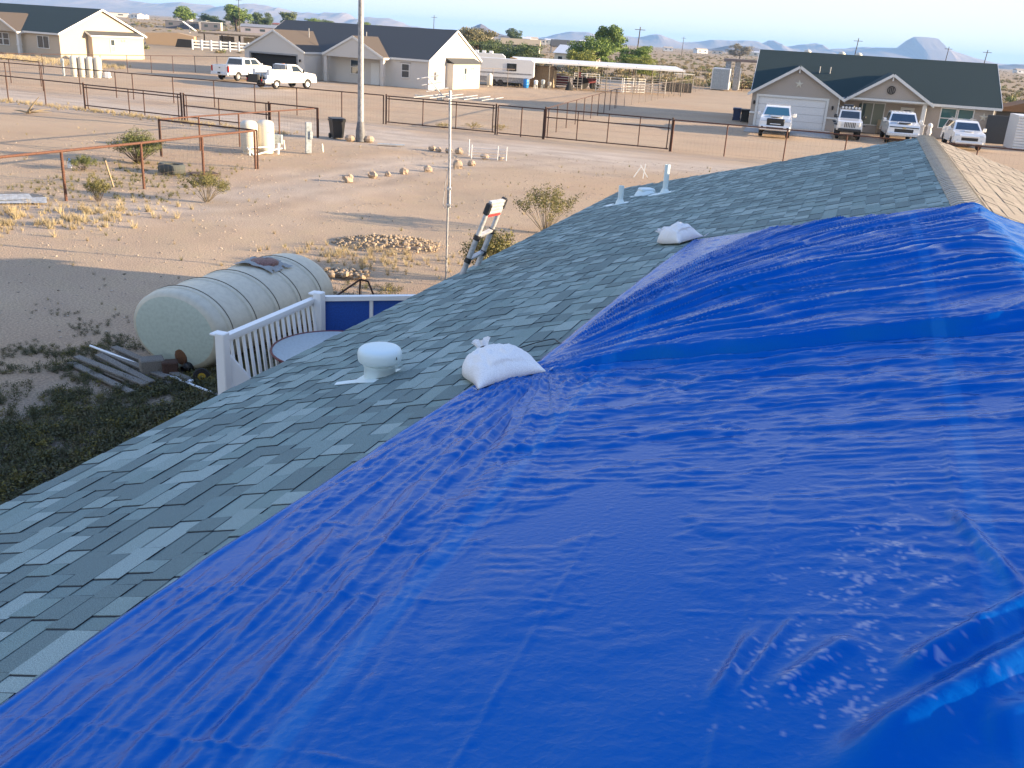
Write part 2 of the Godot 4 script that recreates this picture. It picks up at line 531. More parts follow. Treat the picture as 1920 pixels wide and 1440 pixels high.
func edge_v(u: float) -> float:                     # lower edge of the tarp
	var k := [[-3, 3.56], [0, 3.52], [1.78, 3.48], [2.25, 3.47], [2.82, 3.44], [3.53, 3.34], [4.24, 3.27], [4.85, 3.20], [5.05, 3.17], [5.28, 3.02], [5.5, 2.88], [6.5, 2.85], [8.0, 2.78], [10.0, 2.66], [12, 2.6]]
	for i in k.size() - 1:
		if u <= k[i + 1][0]: return lerpf(k[i][1], k[i + 1][1], clampf((u - k[i][0]) / (k[i + 1][0] - k[i][0]), 0, 1))
	return 2.6
func top_u(v: float) -> float:                      # far edge of the tarp
	return 9.66 + (0.22 * absf(v) - 0.033 * v * v if v > 0 else 0.06 * v)

func build_own_house():
	house = thing("own_house", "stucco house with blue grey shade-tinted shingle roof the tarp lies on", "house", Vector3.ZERO)
	var far_u := 18.62
	var near_u := -9.0
	var half := 5.5
	# walls with gable ends
	var g := Geo.new()
	var c0 := RIDGE_L + (half - .45) * cp
	var c1 := RIDGE_L - (half - .45) * cp
	var eave := RIDGE_H - half * sp
	for uu in [near_u + .3, far_u - .35]:
		var a: Vector3 = RD * uu + RN * c0
		var b: Vector3 = RD * uu + RN * c1
		var r: Vector3 = RD * uu + RN * RIDGE_L
		g.bar(a + Vector3.UP * 1.25, b + Vector3.UP * 1.25, .18, 2.5)
		var poly := PackedVector2Array([Vector2(-(half - .45) * cp, 2.5), Vector2((half - .45) * cp, 2.5), Vector2(0, RIDGE_H - .18)])
		g.prism(poly, -.09, .09, Transform3D(Basis(RN, Vector3.UP, RN.cross(Vector3.UP)), r))
	for cc in [c0, c1]:
		g.bar(RD * (near_u + .4) + RN * cc + Vector3.UP * 1.25, RD * (far_u - .45) + RN * cc + Vector3.UP * 1.25, .18, 2.5)
	obj("wall", g, mats.stucco_beige, house)
	# roof deck with fascia
	g = Geo.new()
	for s in [1.0, -1.0]:
		var nn := roof_n(s)
		var dd := down_dir(s)
		g.box(RD * (far_u + near_u) * .5 + RN * RIDGE_L + Vector3.UP * RIDGE_H + dd * half * .5 - nn * .035, Vector3(far_u - near_u, .05, half), Basis(RD, nn, RD.cross(nn)))
	var roof := obj("roof", g, mat("deck", .12, .13, .14, .95, "granule", .9), house)
	g = Geo.new()
	for s in [1.0, -1.0]:
		var q: Vector3 = RN * (RIDGE_L + s * (half - .03) * cp) + Vector3.UP * (eave - .10)
		g.bar(RD * near_u + q, RD * far_u + q, .03, .16)
		for uu in [near_u, far_u - .02]:
			var r0: Vector3 = RD * uu + RN * RIDGE_L + Vector3.UP * (RIDGE_H - .14)
			g.bar(r0, r0 + down_dir(s) * half, .03, .17)
	obj("fascia", g, mats.trim_white, house)
	g = Geo.new()                                    # metal drip edge under the first course
	var w0: Vector3 = RN * (RIDGE_L + (half + .012) * cp) + Vector3.UP * (eave - .022)
	g.bar(RD * near_u + w0, RD * far_u + w0, .02, .045)
	obj("drip_edge", g, mat("drip", .16, .20, .22, .5), house)
	# shingles
	var sm := mat("shingle", 1, 1, 1, .96, "granule", 1.1, 0, true)
	bumped(sm, "grain_n", .7)
	var shade_tones := [Color(.265, .37, .36), Color(.325, .43, .41), Color(.21, .305, .30), Color(.375, .485, .465), Color(.245, .35, .335), Color(.185, .265, .26), Color(.29, .39, .37)]  # blue cast of the shaded slope is put into these colours
	var sunlit_tones := [Color(.33, .29, .235), Color(.35, .31, .25), Color(.315, .275, .225), Color(.37, .325, .265)]  # same shingles with the sunlight on the far slope put into the colour
	var widths := [.105, .14, .18, .225, .28]
	var lib := {}
	for wi in 5:
		for ti in 7:
			lib[[wi, ti, 1]] = tab_mesh(widths[wi], shade_tones[ti], true, .0035)
			lib[[wi, ti, 0]] = tab_mesh(widths[wi], shade_tones[ti], false, .0015)
	var items := []
	var ex := .1429
	var cn := int(half / ex)
	for k in cn + 1:
		var vb := half + .015 - k * ex                # butt of this course
		if vb < .15: continue
		var u := near_u + 7.6 + rr(0, .3)
		var tooth := k % 2 == 0
		while u < far_u:
			var wi := rng.randi_range(0, 4)
			if not tooth: wi = mini(wi + 1, 4) if rng.randf() < .3 else wi
			var w: float = widths[wi]
			if u + w > far_u: break
			var uc := u + w / 2
			var hid := vb < edge_v(uc) - .22 and uc < top_u(maxf(vb, 0.0)) - .25
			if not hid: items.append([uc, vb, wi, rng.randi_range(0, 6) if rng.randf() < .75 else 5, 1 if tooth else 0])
			u += w + .0015
			tooth = not tooth if rng.randf() < .85 else tooth
	var eye := Vector3(0, 5.3, 0)
	for it in items:
		var p := roof_p(it[0], it[1])
		var dist := p.distance_to(eye)
		var cx := p - eye
		var seen := -cx.z > 1.5 and absf(cx.x / -cx.z + .02) < .60
		it.append(dist / sqrt(widths[it[2]]) + (0.0 if seen else 100.0))
	items.sort_custom(func(a, b): return a[5] < b[5])
	var bs := Basis(-RD, roof_n(1), down_dir(1))
	if bs.determinant() < 0: bs = Basis(RD, roof_n(1), down_dir(1))
	var rest := SurfaceTool.new()
	rest.begin(Mesh.PRIMITIVE_TRIANGLES)
	var made := 0
	for it in items:
		var lift := 0.004 + rr(0, .0012)
		var xf := Transform3D(bs * Basis(Vector3.RIGHT, deg_to_rad(1.6)) * Basis(Vector3.UP, rr(-.004, .004)), roof_p(it[0], it[1], lift))
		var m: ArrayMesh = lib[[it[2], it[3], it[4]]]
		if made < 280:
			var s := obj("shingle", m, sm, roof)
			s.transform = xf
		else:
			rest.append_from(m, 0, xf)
		made += 1
	tag(obj("shingle_field", rest.commit(), sm, roof), "", "", "", "stuff")
	# the sunny slope beyond the tarp
	rest = SurfaceTool.new()
	rest.begin(Mesh.PRIMITIVE_TRIANGLES)
	for k in cn + 1:
		var vb := half + .015 - k * ex
		if vb < .15: continue
		var u := 8.6 + rr(0, .3)
		while u < far_u:
			var wi := rng.randi_range(0, 4)
			var w: float = widths[wi]
			if u + w > far_u: break
			var m := tab_mesh(w, sunlit_tones[rng.randi_range(0, 3)], rng.randf() < .25, .002)
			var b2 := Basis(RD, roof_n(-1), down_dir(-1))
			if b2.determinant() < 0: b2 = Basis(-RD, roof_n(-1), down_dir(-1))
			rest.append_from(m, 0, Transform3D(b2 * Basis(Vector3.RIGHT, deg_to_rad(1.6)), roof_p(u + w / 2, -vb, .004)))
			u += w + .0015
	tag(obj("sunny_shingle_field", rest.commit(), sm, roof), "", "", "", "stuff")
	# ridge caps, each lapping the next
	var caps := []
	for i in 3:
		g = Geo.new()
		var t: Color = [Color(.52, .47, .39), Color(.55, .50, .41), Color(.48, .43, .36)][i]  # sunlit beige painted into the cap colours
		g.col = t
		var hw := .165
		var L := .19
		var pts := []
		for k in 7:
			var s := (k - 3) / 3.0
			pts.append(Vector3(s * hw * cp, -.044 * pow(absf(s), 3.2), 0))
		for k in 6:
			var a: Vector3 = pts[k]; var b: Vector3 = pts[k + 1]
			var q := Vector3(0, .006, 0)
			g.quad(a + q, b + q, b + Vector3(0, .001, -L), a + Vector3(0, .001, -L))
			g.quad(a - q, b - q, b + q, a + q)
			if k == 0: g.quad(a - q, a + q, a + Vector3(0, .001, -L), a + Vector3(0, -.012, -L))
			if k == 5: g.quad(b + q, b - q, b + Vector3(0, -.012, -L), b + Vector3(0, .001, -L))
		caps.append(g.mesh())
	var along := Basis(RN * -1.0, Vector3.UP, -RD)
	if along.determinant() < 0: along = Basis(RN, Vector3.UP, -RD)
	var uu := 8.9
	while uu < far_u - .05:
		var o := obj("ridge_cap", caps[rng.randi_range(0, 2)], sm, roof)
		o.transform = Transform3D(along * Basis(Vector3.RIGHT, -.03), RD * (uu) + RN * (RIDGE_L + rr(-.003, .003)) + Vector3.UP * (RIDGE_H + .022))
		uu += .142

# ---------------------------------------------------------------- tarp
var wn := FastNoiseLite.new()
func bell(x: float, w: float) -> float: return exp(-x * x / (w * w))
func sst(a: float, b: float, x: float) -> float: return smoothstep(a, b, x)
func stroke(u: float, v: float, a: Vector2, b: Vector2, w: float) -> float:
	var ab := b - a
	var p := Vector2(u, v)
	var t := clampf((p - a).dot(ab) / ab.length_squared(), 0, 1)
	var d := p.distance_to(a + ab * t)
	return bell(d, w) * (sst(0, .25, t) + .15) * (sst(0, .25, 1 - t) + .15)
var cn := FastNoiseLite.new()
func crest(x: float) -> float:                      # sharp crested fold, 1 at the crest
	return 1.0 - minf(1.0, (sqrt(x * x + .005) - .0707) * 2.5)
func tarp_h(u: float, v: float, ed: float) -> float:
	var h := 0.012
	var dv := 3.02 - v
	var du := u - 5.22
	var wob := wn.get_noise_2d(u * 1.1 + 9.0, v * 1.1)
	# pulled folds that fan out from the sandbag up to the ridge
	if dv > -.3 and u > 3.6:
		var s := 1.0 - exp(-maxf(dv, .06) / 1.0)
		var K := du / s + wob * .20
		var fade := sst(-1.3, -.4, K) * (1.0 - sst(5.5, 8.0, K)) * sst(-.02, .35, dv) * (1.0 - sst(2.75, 3.3, dv) * .75)
		var amp := (.013 + .010 * sst(.2, 1.2, K)) * fade * sst(.0, 1.3, dv + absf(du) * .35)
		var f0 := wn.get_noise_2d(K * 1.3 + 11.0, 2.0 + dv * .08)
		var f1 := wn.get_noise_2d(K * 3.1, 3.3 + dv * .16)
		var f2 := wn.get_noise_2d(K * 7.0 + 40.0, 7.1 + dv * .22)
		var f3 := wn.get_noise_2d(K * 15.0 + 90.0, 1.1 + dv * .4)
		h += amp * (f0 * 1.2 + crest(f1) * 1.35 + crest(f2) * .75 + f3 * .34)
		h += .085 * bell(K - .02, .075) * fade * sst(.15, 1.0, dv) - .030 * bell(K - .22, .12) - .026 * bell(K + .105, .028) * fade * sst(.2, .9, dv) + .018 * bell(K + .17, .045) * fade * sst(.15, .8, dv)
		h -= .020 * bell(K - .55, .22) * fade * sst(.3, 1.0, dv)
		h += .026 * bell(K - .98, .13) * fade * sst(.4, 1.2, dv) + .11 * bell(K - 1.85, .80) * fade * sst(.4, 1.5, dv) - .014 * bell(K - 1.55, .16) * fade * sst(.5, 1.2, dv) + .02 * bell(K - 2.1, .12) * fade * sst(.2, .8, dv) + .014 * bell(K - 3.4, .2) * fade * sst(.1, .5, dv)
		var r := sqrt(du * du + dv * dv)
		var an := atan2(du, dv)
		h += .016 * exp(-r * 1.5) * crest(wn.get_noise_2d(an * 5.0, 71.0)) * sst(.08, .3, r)
	# straight folds running up the slope
	var band := sst(2.3, 3.4, u) * (1.0 - sst(4.9, 5.4, u)) * (1.0 - sst(2.35, 2.75, v)) * (.55 + .45 * sst(3.0, 4.2, u))
	if band > 0.0:
		h += band * (.0065 * crest(wn.get_noise_2d(u * 5.5 + wob * .6, v * .45)) + .0050 * crest(wn.get_noise_2d(u * 13.0 + wob, v * 1.1 + 20.0)) + .0030 * wn.get_noise_2d(u * 30.0, v * 2.4 + 60.0))
		h += band * (.013 * bell(u - 3.93 + .07 * (v - 1.4) * (v - 1.4), .03) + .010 * bell(u - 4.33 + .05 * (v - 1.5) * (v - 1.5), .025) + .008 * bell(u - 4.62 + .03 * (v - 1.2) * (v - 1.2), .02))
	# loose folds along the lower edge
	var low := sst(2.0, 2.5, v) * (1.0 - sst(4.8, 5.6, u))
	if low > 0.0:
		var slant := v - (u - 5.1) * .05 + wob * .06
		h += low * (.014 * wn.get_noise_2d(u * .7, slant * 4.2 + 5.0) + .0075 * crest(wn.get_noise_2d(u * 1.1 + 13.0, slant * 7.0)) + .0020 * wn.get_noise_2d(u * 9.0, slant * 18.0 + 30.0))
		var pa := atan2(v - 2.75, 5.32 - u)
		h += low * sst(2.4, 4.3, u) * (.013 * crest(wn.get_noise_2d(pa * 7.0, 44.0 + u * .2)) + .006 * wn.get_noise_2d(pa * 19.0, 14.0 + u * .3))
		h += low * (.013 * bell(v - 2.62 - (u - 3.0) * .07, .022) * sst(1.0, 1.8, u) * (1.0 - sst(3.4, 4.4, u)) + .012 * bell(v - 3.05 + (u - 2.6) * .06, .025) * (1.0 - sst(3.2, 4.2, u)) + .009 * bell(v - 2.82 - (u - 2.2) * .12, .018) * (1.0 - sst(2.6, 3.4, u)))
	var low2 := sst(2.2, 2.5, v) * sst(5.6, 6.4, u)
	if low2 > 0.0: h += low2 * (.007 * crest(wn.get_noise_2d(u * 2.0 + v * 4.0, v * 4.0)) + .003 * wn.get_noise_2d(u * 8.0, v * 8.0))
	# crumpled film: small sharp facets, strongest in the middle, stretched along the pull
	var cru := .42 + .75 * sst(1.9, 2.9, u) * (1.0 - .5 * sst(4.6, 5.4, u)) 
	cru *= .35 + .65 * sst(.9, 1.7, v + maxf(0.0, u - 3.0) * .8)
	cru *= .6 + .8 * absf(wn.get_noise_2d(u * 1.7 + 5.0, v * 1.7 + 80.0)) * 2.0
	h += cru * (.0062 * cn.get_noise_2d(u * 7.0 + wob * 1.5, v * 3.0) + .0044 * (1.0 - .6 * sst(2.0, 2.5, v)) * cn.get_noise_2d(u * 17.0 + 50.0, v * 8.0 + wob * 2.0))
	# creases left from folding the sheet
	for k in 6:
		var uc: float = [1.05, 1.62, 2.42, 2.98, 3.42, 3.9][k]
		h += .0048 * bell(u - uc - .05 * (v - 1.3) - .02 * wob, .011) * (.25 + .75 * absf(wn.get_noise_2d(v * 2.0, uc * 30.0)) * 2.0)
	for k in 4:
		var vc: float = [.57, 1.16, 1.78, 2.62][k]
		h += .0046 * bell(v - vc - .012 * wob, .010) * (1.0 - sst(3.6, 4.4, u)) * (.25 + .75 * absf(wn.get_noise_2d(u * 2.0, vc * 30.0)) * 2.0)
	# billows near the camera that catch the low sun
	if u < 3.3 and v > -.2 and v < 1.4:
		h += .060 * stroke(u, v, Vector2(1.72, .92), Vector2(2.42, .22), .07) + .040 * stroke(u, v, Vector2(2.1, .78), Vector2(2.62, .26), .042)
		h += .034 * stroke(u, v, Vector2(1.86, .62), Vector2(2.16, .28), .05) + .018 * stroke(u, v, Vector2(3.1, .60), Vector2(2.5, .44), .022)
		h += .014 * stroke(u, v, Vector2(2.02, 1.05), Vector2(2.3, .86), .035) + .012 * stroke(u, v, Vector2(1.95, 1.2), Vector2(2.35, 1.12), .02) + .010 * stroke(u, v, Vector2(2.0, 1.14), Vector2(2.42, 1.02), .014)
		h += (.006 * wn.get_noise_2d(u * 6.0, v * 6.0 + 70.0) + .003 * wn.get_noise_2d(u * 15.0 + 3.0, v * 15.0)) * bell(u - 2.7, .75) * bell(v - .62, .42)
	# general looseness
	h += .012 * wob * sst(-.1, .5, absf(v)) + .0005 * wn.get_noise_2d(u * 26.0, v * 22.0 + 11.0)
	if v < 0: h += .012 * wn.get_noise_2d(u * 4.0, v * .8)
	h += .022 * bell(v, .12)
	h += .0022 * (sst(.40, .42, v) - sst(.58, .60, v) + sst(2.22, 2.24, v) - sst(2.40, 2.42, v))
	# held down at the edge and under the bags
	var e := ed - v
	h = lerpf(.006, h, sst(0, .14, e)) + .009 * bell(e - .03, .018)
	h = maxf(h, .004) + .014
	return h

func build_tarp():
	wn.seed = 5; wn.frequency = 1.0; wn.fractal_octaves = 2
	cn.seed = 8; cn.frequency = 1.0; cn.noise_type = FastNoiseLite.TYPE_CELLULAR; cn.cellular_return_type = FastNoiseLite.RETURN_DISTANCE2_SUB; cn.fractal_type = FastNoiseLite.FRACTAL_NONE
	var us := PackedFloat32Array()
	var u := -.7
	while u < 1.4:
		us.append(u); u += .05
	while u < 10.3:
		us.append(u); u += .0085 + .0016 * maxf(0, u - 2.0)
	var nr := us.size()
	var u_last: float = us[nr - 1]
	var ts := PackedFloat32Array()                   # across: from the lower edge to the far slope
	var x := 0.0
	while x < 3.6: 
		ts.append(x); x += .0105
	while x < 5.6:
		ts.append(x); x += .03
	var nc := ts.size()
	var P := PackedVector3Array()
	P.resize(nr * nc)
	var C := PackedColorArray()
	C.resize(nr * nc)
	var U := PackedVector2Array()
	U.resize(nr * nc)
	for j in nr:
		var ur := us[j]
		var ed0 := edge_v(ur) + wn.get_noise_2d(ur * 2.0, 55.0) * .012
		for i in nc:
			var v := ed0 - ts[i]
			var uu := minf(ur, ur * top_u(v) / u_last if ur > 5.0 else ur)
			if ur > 5.0: uu = 5.0 + (ur - 5.0) * (top_u(v) + .01 * wn.get_noise_2d(v * 3.0, 88.0) - 5.0) / (u_last - 5.0)
			var h := tarp_h(uu, v, ed0)
			var te := top_u(v) - uu
			h = lerpf(.009, h, sst(0, .12, te))
			var av := sqrt(v * v + .0025) - .02
			var nn := (RN * sp * clampf(v / .08, -1, 1) + Vector3.UP * cp).normalized()
			var k := j * nc + i
			P[k] = RD * uu + RN * (RIDGE_L + v * cp) + Vector3.UP * (RIDGE_H - av * sp) + nn * h
			# welded panel seams and hems are paler; scuffs where the print has worn
			var c := Color(.0, .092, .375)
			var sm := maxf(bell(v - .51, .035), bell(v - 2.32, .045)) 
			c = c.lerp(Color(.02, .18, .52), sst(.3, .5, sm) * .26)
			if ed0 - v < .05 or te < .05: c = c.lerp(Color(.015, .14, .48), .5)
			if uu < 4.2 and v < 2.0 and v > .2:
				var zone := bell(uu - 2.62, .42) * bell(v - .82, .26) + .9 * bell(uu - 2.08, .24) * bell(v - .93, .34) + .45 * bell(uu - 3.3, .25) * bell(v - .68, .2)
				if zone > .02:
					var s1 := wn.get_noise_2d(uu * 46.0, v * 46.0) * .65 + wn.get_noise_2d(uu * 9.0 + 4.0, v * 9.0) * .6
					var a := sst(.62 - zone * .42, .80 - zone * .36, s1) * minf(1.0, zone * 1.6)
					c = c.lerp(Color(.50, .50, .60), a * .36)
			C[k] = c
			U[k] = Vector2(uu, v)
	var idx := PackedInt32Array()
	idx.resize((nr - 1) * (nc - 1) * 6)
	var q := 0
	for j in nr - 1:
		for i in nc - 1:
			var a := j * nc + i
			idx[q] = a; idx[q + 1] = a + 1; idx[q + 2] = a + nc
			idx[q + 3] = a + 1; idx[q + 4] = a + nc + 1; idx[q + 5] = a + nc
			q += 6
	var arr := []
	arr.resize(Mesh.ARRAY_MAX)
	arr[Mesh.ARRAY_VERTEX] = P; arr[Mesh.ARRAY_COLOR] = C; arr[Mesh.ARRAY_TEX_UV] = U; arr[Mesh.ARRAY_INDEX] = idx
	var am := ArrayMesh.new()
	am.add_surface_from_arrays(Mesh.PRIMITIVE_TRIANGLES, arr)
	var st := SurfaceTool.new()
	st.create_from(am, 0)
	st.generate_normals()
	st.generate_tangents()
	var m := StandardMaterial3D.new()
	m.albedo_color = Color.WHITE
	m.vertex_color_use_as_albedo = true
	m.roughness = .22
	m.metallic_specular = .16
	m.metallic = .38
	m.normal_enabled = true
	m.normal_texture = tex.crinkle
	m.normal_scale = .13
	m.uv1_scale = Vector3(1.15, .8, 1)
	var t := thing("tarp", "large creased blue tarp spread over the roof ridge", "tarp", Vector3.ZERO)
	obj("sheet", st.commit(), m, t)
	# hem rope and eyelets along the lower edge
	var g := Geo.new()
	var pts := []
	u = -.6
	while u < 9.95:
		pts.append(roof_p(u, edge_v(u) - .012 + wn.get_noise_2d(u * 2.0, 55.0) * .012, .014))
		u += .12
	g.path(pts, .006, 6)
	obj("hem_rope", g, mat("hem", .02, .11, .48, .5), t)
	for uk in [1.25, 2.2, 3.13, 4.04, 4.78, 6.1, 7.1, 8.1, 9.1]:
		g = Geo.new()
		g.lathe(Transform3D(Basis(RD, roof_n(1), RD.cross(roof_n(1))), roof_p(uk, edge_v(uk) - .04, .022)), [Vector2(.006, .003), Vector2(.008, .005), Vector2(.012, .004), Vector2(.013, 0)], 12)
		obj("eyelet", g, mats.alloy, t)

# ---------------------------------------------------------------- things on the roof
func sack_mesh(L: float, W: float, H: float, seed_: int) -> ArrayMesh:
	# a filled sack lying in its own x (length, neck at +x), z (width), y up; sewn bottom edge with two ears at -x
	var n := FastNoiseLite.new()
	n.seed = seed_; n.frequency = 1.0; n.fractal_octaves = 3
	var nu := 44
	var nv := 40
	var P := PackedVector3Array()
	var idx := PackedInt32Array()
	for side in [1.0, -1.0]:
		for i in nu + 1:
			for j in nv + 1:
				var s := 2.0 * i / nu - 1.0            # -1 bottom edge, +1 neck
				var t := 2.0 * j / nv - 1.0
				var wid := W * (1.0 - .42 * pow(clampf((s + .1) / 1.1, 0, 1), 2.2)) * (.94 + .06 * cos(s * 3.0))
				var ear := 1.0 + .10 * pow(absf(t), 6.0) * exp(-pow((s + 1.0) * 4.0, 2.0))
				var x := s * L * .5 * ear - (.02 * (1.0 - t * t) if s < -.8 else 0.0) * -1.0
				var z := t * wid * .5 * ear
				var f := pow(maxf(0.0, 1.0 - pow(absf(s), 2.6)), .55) * pow(maxf(0.0, 1.0 - pow(absf(t), 2.4)), .55)
				var y := 0.0
				if side > 0: y = H * f * (1.0 + .16 * n.get_noise_2d(s * 1.7, t * 1.7) + .06 * n.get_noise_2d(s * 6.0, t * 6.0)) * (1.0 - .22 * s) + .008 * n.get_noise_2d(s * 3.0 + 9.0, t * 9.0) * f
				else: y = -.018 * f
				P.append(Vector3(x, y + .018, z))
		var o := 0 if side > 0 else (nu + 1) * (nv + 1)
		for i in nu:
			for j in nv:
				var a := o + i * (nv + 1) + j
				var b := a + nv + 1
				if side > 0: idx.append_array([a, b, a + 1, a + 1, b, b + 1])
				else: idx.append_array([a, a + 1, b, a + 1, b + 1, b])
	var arr := []
	arr.resize(Mesh.ARRAY_MAX)
	arr[Mesh.ARRAY_VERTEX] = P; arr[Mesh.ARRAY_INDEX] = idx
	var am := ArrayMesh.new()
	am.add_surface_from_arrays(Mesh.PRIMITIVE_TRIANGLES, arr)
	var st := SurfaceTool.new()
	st.create_from(am, 0)
	st.generate_normals()
	return st.commit()

func ruffle(g: Geo, at: Vector3, dir: Vector3, up: Vector3, r0: float, r1: float, len_: float, seed_: int):
	# flared, pleated mouth of a tied sack
	var x := dir.normalized()
	var y := up
	var z := x.cross(y)
	var n := 30
	var rings := []
	for k in 5:
		var t := k / 4.0
		var ring := []
		for i in n:
			var a := TAU * i / n
			var pl := 1.0 + (.10 + .30 * t) * sin(a * 7.0 + seed_) + .12 * t * sin(a * 3.0 + seed_ * 2.0)
			var r := lerpf(r0, r1, t * t) * pl
			ring.append(at + x * (len_ * t * (1.0 + .18 * sin(a * 5.0 + seed_))) + y * (r * sin(a) * .62) + z * (r * cos(a)))
		rings.append(ring)
	for k in 4:
		for i in n:
			var j := (i + 1) % n
			g.quad(rings[k][i], rings[k][j], rings[k + 1][j], rings[k + 1][i])

func sandbag(label: String, u0: float, v0: float, u1: float, v1: float, W: float, H: float, seed_: int) -> Node3D:
	# neck at (u0, v0), bottom edge at (u1, v1)
	var a := roof_p(u0, v0, .015)
	var b := roof_p(u1, v1, .022)
	var x := (a - b).normalized()
	var y := roof_n(1)
	var z := x.cross(y).normalized()
	y = z.cross(x)
	var L := a.distance_to(b)
	var t := thing("sandbag", label, "sandbag", (a + b) * .5, 0, "sandbags holding the tarp down")
	t.basis = Basis(x, y, z)
	obj("sack", sack_mesh(L, W, H, seed_), mats.sack, t)
	var g := Geo.new()
	ruffle(g, Vector3(L * .43, .085, 0), Vector3(.55, .83, 0), Vector3(-.83, .55, 0), .032, .055, .065, seed_)
	obj("tied_mouth", g, mats.sack, t)
	g = Geo.new()
	var ring := []
	for i in 13: ring.append(Vector3(L * .435 - .03 * sin(TAU * i / 12.0), .09 + .022 * sin(TAU * i / 12.0), .038 * cos(TAU * i / 12.0)))
	g.path(ring, .004, 5)
	obj("tie_cord", g, mats.black_plastic, t)
	for s in [-1, 1]:
		g = Geo.new()
		for k in 4: g.tube(Vector3(-L * .5 - .02, .02, s * W * .5), Vector3(-L * .5 - .05 - .01 * k, .02 + .012 * k, s * (W * .5 + .012 * k)), .0022, .001, 4)
		obj("corner_thread", g, mats.sack, t)
	return t

func build_roof_items():
	var b := sandbag("plump white sandbag pinching the tarp edge beside the mushroom vent", 5.72, 3.36, 5.06, 2.90, .46, .14, 3)
	sandbag("far white sandbag on the upper corner of the tarp", 10.18, 3.02, 9.86, 2.66, .34, .17, 8)
	var g := Geo.new()                                # loose black cord by the bag
	var pts := []
	for i in 14:
		var t := i / 13.0
		pts.append(roof_p(5.72 + .30 * sin(t * 2.6), 3.22 - .42 * t + .03 * sin(t * 9.0), .02 + .02 * sin(t * PI)))
	g.path(pts, .004, 5)
	tag(obj("cord", g, mats.black_plastic), "loose black cord on the shingles behind the plump sandbag", "cord")
	# mushroom vent
	var up := Vector3.UP
	var o := roof_p(5.62, 4.15, .006)
	var vent := Node3D.new()
	vent.name = "mushroom_vent"
	house.add_child(vent, true)
	vent.position = o
	tag(vent, "white painted mushroom vent with domed cap")
	vent.scale = Vector3(.93, .78, .93)
	var vm := mat("vent_paint", .60, .72, .74, .45)
	g = Geo.new()
	g.lathe(Transform3D(Basis.IDENTITY, Vector3.ZERO), [Vector2(.122, -.06), Vector2(.120, .09), Vector2(.126, .095), Vector2(.126, .115), Vector2(.118, .12), Vector2(.118, .16)], 32)
	obj("collar", g, vm, vent)
	g = Geo.new()
	g.lathe(Transform3D(Basis(Vector3.BACK, .03), Vector3(0, .15, 0)), [Vector2(.11, 0), Vector2(.160, -.006), Vector2(.168, .01), Vector2(.168, .075), Vector2(.162, .10), Vector2(.146, .118), Vector2(.11, .127), Vector2(.05, .131), Vector2(0, .132)], 36)
	obj("cap", g, vm, vent)
	g = Geo.new()
	var nb := Basis(RD, roof_n(1), RD.cross(roof_n(1)))
	g.prism(PackedVector2Array([Vector2(-.21, -.10), Vector2(-.12, -.17), Vector2(.12, -.15), Vector2(.17, .02), Vector2(.10, .15), Vector2(-.10, .15), Vector2(-.15, .30), Vector2(-.22, .28), Vector2(-.19, .10)]), 0, .006, Transform3D(Basis(RD, down_dir(1), RD.cross(down_dir(1))), Vector3(0, .002, 0)))
	obj("flashing", g, vm, vent)
	g = Geo.new()
	g.prism(PackedVector2Array([Vector2(-.025, 0), Vector2(.02, .005), Vector2(.005, .04)]), 0, .004, Transform3D(Basis(Vector3.UP, 1.9), Vector3(.135, .20, .085)))
	obj("torn_patch", g, mats.dark_inside, vent)
	# plumbing vents farther up the roof
	var pipes := [[16.05, 4.22, .48, .045, "tall white plumbing vent pipe on pale flashing"], [15.45, 4.86, .30, .045, "short white plumbing vent pipe near the eave"], [16.38, 4.62, .10, .11, "low white square roof vent between two pipes"]]
	for p in pipes:
		var w := Node3D.new()
		w.name = "roof_vent"
		house.add_child(w, true)
		w.position = roof_p(p[0], p[1], .004)
		tag(w, p[4])
		g = Geo.new()
		if p[3] < .1: g.lathe(Transform3D.IDENTITY, [Vector2(p[3], -.05), Vector2(p[3], p[2]), Vector2(p[3] * .8, p[2]), Vector2(p[3] * .8, p[2] - .1), Vector2(0, p[2] - .1)], 16)
		else: g.cbox(Vector3(0, .05, 0), Vector3(.26, .12, .2), .02, Basis(Vector3.UP, .33))
		obj("pipe" if p[3] < .1 else "hood", g, vm, w)
		g = Geo.new()
		g.prism(PackedVector2Array([Vector2(-.12, -.16), Vector2(.12, -.16), Vector2(.15, .20), Vector2(-.02, .30), Vector2(-.15, .22)]), 0, .005, Transform3D(Basis(RD, down_dir(1), RD.cross(down_dir(1))), Vector3(0, .004, 0)))
		g.lathe(Transform3D.IDENTITY, [Vector2(p[3] * 1.9, -.03), Vector2(p[3] * 1.6, .03), Vector2(p[3] * 1.05, .08)], 16)
		obj("flashing", g, vm, w)

# ---------------------------------------------------------------- neighbours' houses
func at_local(o: Node3D, x: float, d: float) -> Vector3:
	return o.transform * Vector3(x, 0, -d)

